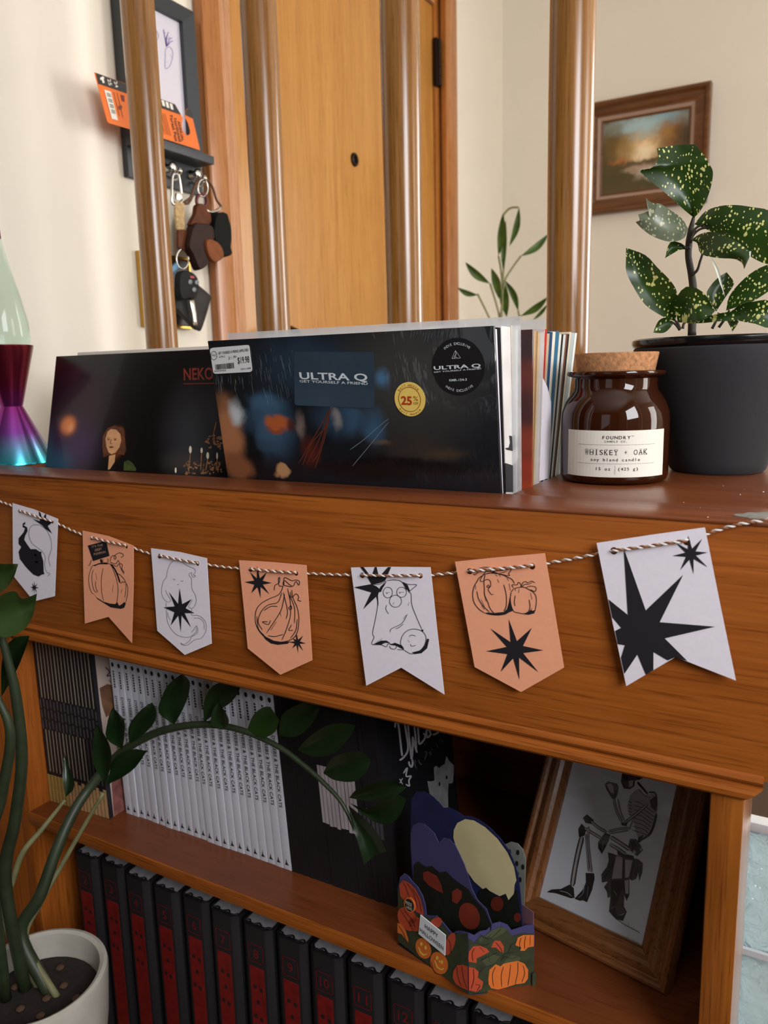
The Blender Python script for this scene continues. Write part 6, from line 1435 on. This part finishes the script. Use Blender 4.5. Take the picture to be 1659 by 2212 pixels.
tL = T(0, 1380, 2.66); t4 = T(0, 1350, 3.456); t5b = T(400, 1430, 2.676); tM = T(0, 1180, 6.9125)
so = PCZ + V((.008, .01, -.028))
ms = [so, Py(45, 2019, -.112), Py(86, 1936, -.095), Py(124, 1831, -.07), Py(158, 1756, -.045), Py(195, 1700, -.02), Py(259, 1628, .005), Py(330, 1586, .018), Py(400, 1568, .022), Py(465, 1566, .024), Py(530, 1580, .024), Py(600, 1612, .022), Py(650, 1648, .020), Py(700, 1692, .016), Py(740, 1737, .012), Py(770, 1800, .008)]
tube('stem', ms, [.0075, .0072, .0068, .0064, .006, .0056, .0052, .0048, .0042, .0038, .0034, .0030, .0027, .0024, .002, .0016], M_ZST, zz, 12)
tube('stem', [so + V((.012, 0, 0)), Py(*tL(150, 1740)[0], -.11), Py(*tL(230, 1520)[0], -.09), Py(*tL(360, 1290)[0], -.06), Py(*tL(480, 1080)[0], -.04), Py(*tL(595, 885)[0], -.025)], [.004, .0036, .0034, .003, .0026, .002], M_ZSP, zz, 8)
tube('stem', [so + V((-.02, 0, 0)), Py(*tL(10, 1600)[0], -.115), Py(*tL(70, 1400)[0], -.10), Py(*tL(130, 1230)[0], -.09), Py(*tL(240, 1095)[0], -.07), Py(*tL(375, 925)[0], -.045)], [.004, .0038, .0036, .0034, .003, .002], M_ZSP, zz, 8)
tube('stem', [so + V((-.03, -.01, 0)), Py(*tL(30, 1400)[0], -.14), Py(*tL(85, 1050)[0], -.14), Py(*tL(125, 700)[0], -.14), Py(*tL(95, 350)[0], -.145), Py(*tL(40, 100)[0], -.15), Py(-10, 1330, -.155)], [.007, .0066, .006, .0056, .005, .004, .003], M_ZST, zz, 10)
tube('stem', [so + V((-.035, -.03, 0)), Py(-20, 1850, -.17), Py(*tL(10, 900)[0], -.17), Py(*tL(60, 550)[0], -.17), Py(-8, 1500, -.175)], [.006, .0056, .0052, .0046, .003], M_ZST, zz, 10)
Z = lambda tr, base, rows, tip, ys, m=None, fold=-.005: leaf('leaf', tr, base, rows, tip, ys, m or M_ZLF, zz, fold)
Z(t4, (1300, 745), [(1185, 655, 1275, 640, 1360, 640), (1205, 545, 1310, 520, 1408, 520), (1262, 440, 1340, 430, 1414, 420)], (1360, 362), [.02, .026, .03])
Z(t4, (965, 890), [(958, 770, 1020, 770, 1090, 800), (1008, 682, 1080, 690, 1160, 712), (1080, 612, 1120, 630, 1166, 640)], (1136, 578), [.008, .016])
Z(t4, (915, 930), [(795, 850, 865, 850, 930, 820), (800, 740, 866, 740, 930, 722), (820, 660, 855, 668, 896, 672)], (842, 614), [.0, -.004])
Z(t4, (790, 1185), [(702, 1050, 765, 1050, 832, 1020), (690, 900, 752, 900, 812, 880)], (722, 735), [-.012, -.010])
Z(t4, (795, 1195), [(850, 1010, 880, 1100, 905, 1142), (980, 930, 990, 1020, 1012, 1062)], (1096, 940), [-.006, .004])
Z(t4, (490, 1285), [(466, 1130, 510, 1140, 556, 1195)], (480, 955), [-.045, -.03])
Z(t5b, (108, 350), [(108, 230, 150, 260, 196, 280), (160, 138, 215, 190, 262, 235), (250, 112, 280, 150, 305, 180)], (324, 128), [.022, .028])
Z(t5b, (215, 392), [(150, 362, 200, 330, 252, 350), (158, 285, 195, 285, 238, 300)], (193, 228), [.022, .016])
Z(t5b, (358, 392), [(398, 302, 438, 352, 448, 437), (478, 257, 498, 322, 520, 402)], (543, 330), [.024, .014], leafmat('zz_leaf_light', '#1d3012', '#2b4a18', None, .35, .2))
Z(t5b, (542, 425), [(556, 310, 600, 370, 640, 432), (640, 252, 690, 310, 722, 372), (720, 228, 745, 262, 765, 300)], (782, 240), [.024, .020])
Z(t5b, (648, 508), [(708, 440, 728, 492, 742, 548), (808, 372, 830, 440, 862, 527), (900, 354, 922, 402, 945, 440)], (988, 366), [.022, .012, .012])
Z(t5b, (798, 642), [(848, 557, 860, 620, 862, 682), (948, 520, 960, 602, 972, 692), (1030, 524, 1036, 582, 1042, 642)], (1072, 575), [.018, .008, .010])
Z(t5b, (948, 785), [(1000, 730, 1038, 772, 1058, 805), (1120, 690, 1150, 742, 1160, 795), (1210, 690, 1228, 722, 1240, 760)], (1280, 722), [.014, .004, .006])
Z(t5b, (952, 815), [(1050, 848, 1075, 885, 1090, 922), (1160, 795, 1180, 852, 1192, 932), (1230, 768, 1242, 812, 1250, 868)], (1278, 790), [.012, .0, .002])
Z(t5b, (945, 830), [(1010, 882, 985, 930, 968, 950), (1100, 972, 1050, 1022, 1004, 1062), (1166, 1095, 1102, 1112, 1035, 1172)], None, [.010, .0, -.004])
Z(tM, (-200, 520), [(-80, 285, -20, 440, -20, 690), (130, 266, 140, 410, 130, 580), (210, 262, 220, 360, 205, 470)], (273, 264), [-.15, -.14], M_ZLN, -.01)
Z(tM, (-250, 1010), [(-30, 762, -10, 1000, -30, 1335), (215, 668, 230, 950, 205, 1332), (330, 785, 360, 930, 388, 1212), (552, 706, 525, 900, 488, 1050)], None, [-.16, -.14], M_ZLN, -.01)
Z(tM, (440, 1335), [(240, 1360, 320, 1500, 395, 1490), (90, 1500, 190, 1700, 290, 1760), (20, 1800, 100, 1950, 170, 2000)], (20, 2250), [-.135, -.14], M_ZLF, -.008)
st = thing('plant_stool', (PCZ.x, PCZ.y, ZF), 'low round wooden stool under the arching plant pot', 'stool')
lathe('stool_top', [(0, 0), (.075, 0), (.078, .003), (.078, .013), (.074, .016), (0, .016)], (PCZ.x, PCZ.y, PCZ.z - .1665), M_TRIM, st, 32)
for k_ in range(3):
    a = k_ * 2 * math.pi / 3 + .5
    tube('leg', [(PCZ.x + .055 * math.cos(a), PCZ.y + .055 * math.sin(a), PCZ.z - .1664), (PCZ.x + .065 * math.cos(a), PCZ.y + .065 * math.sin(a), ZF + .001)], .008, M_TRIM, st, 10, 0)
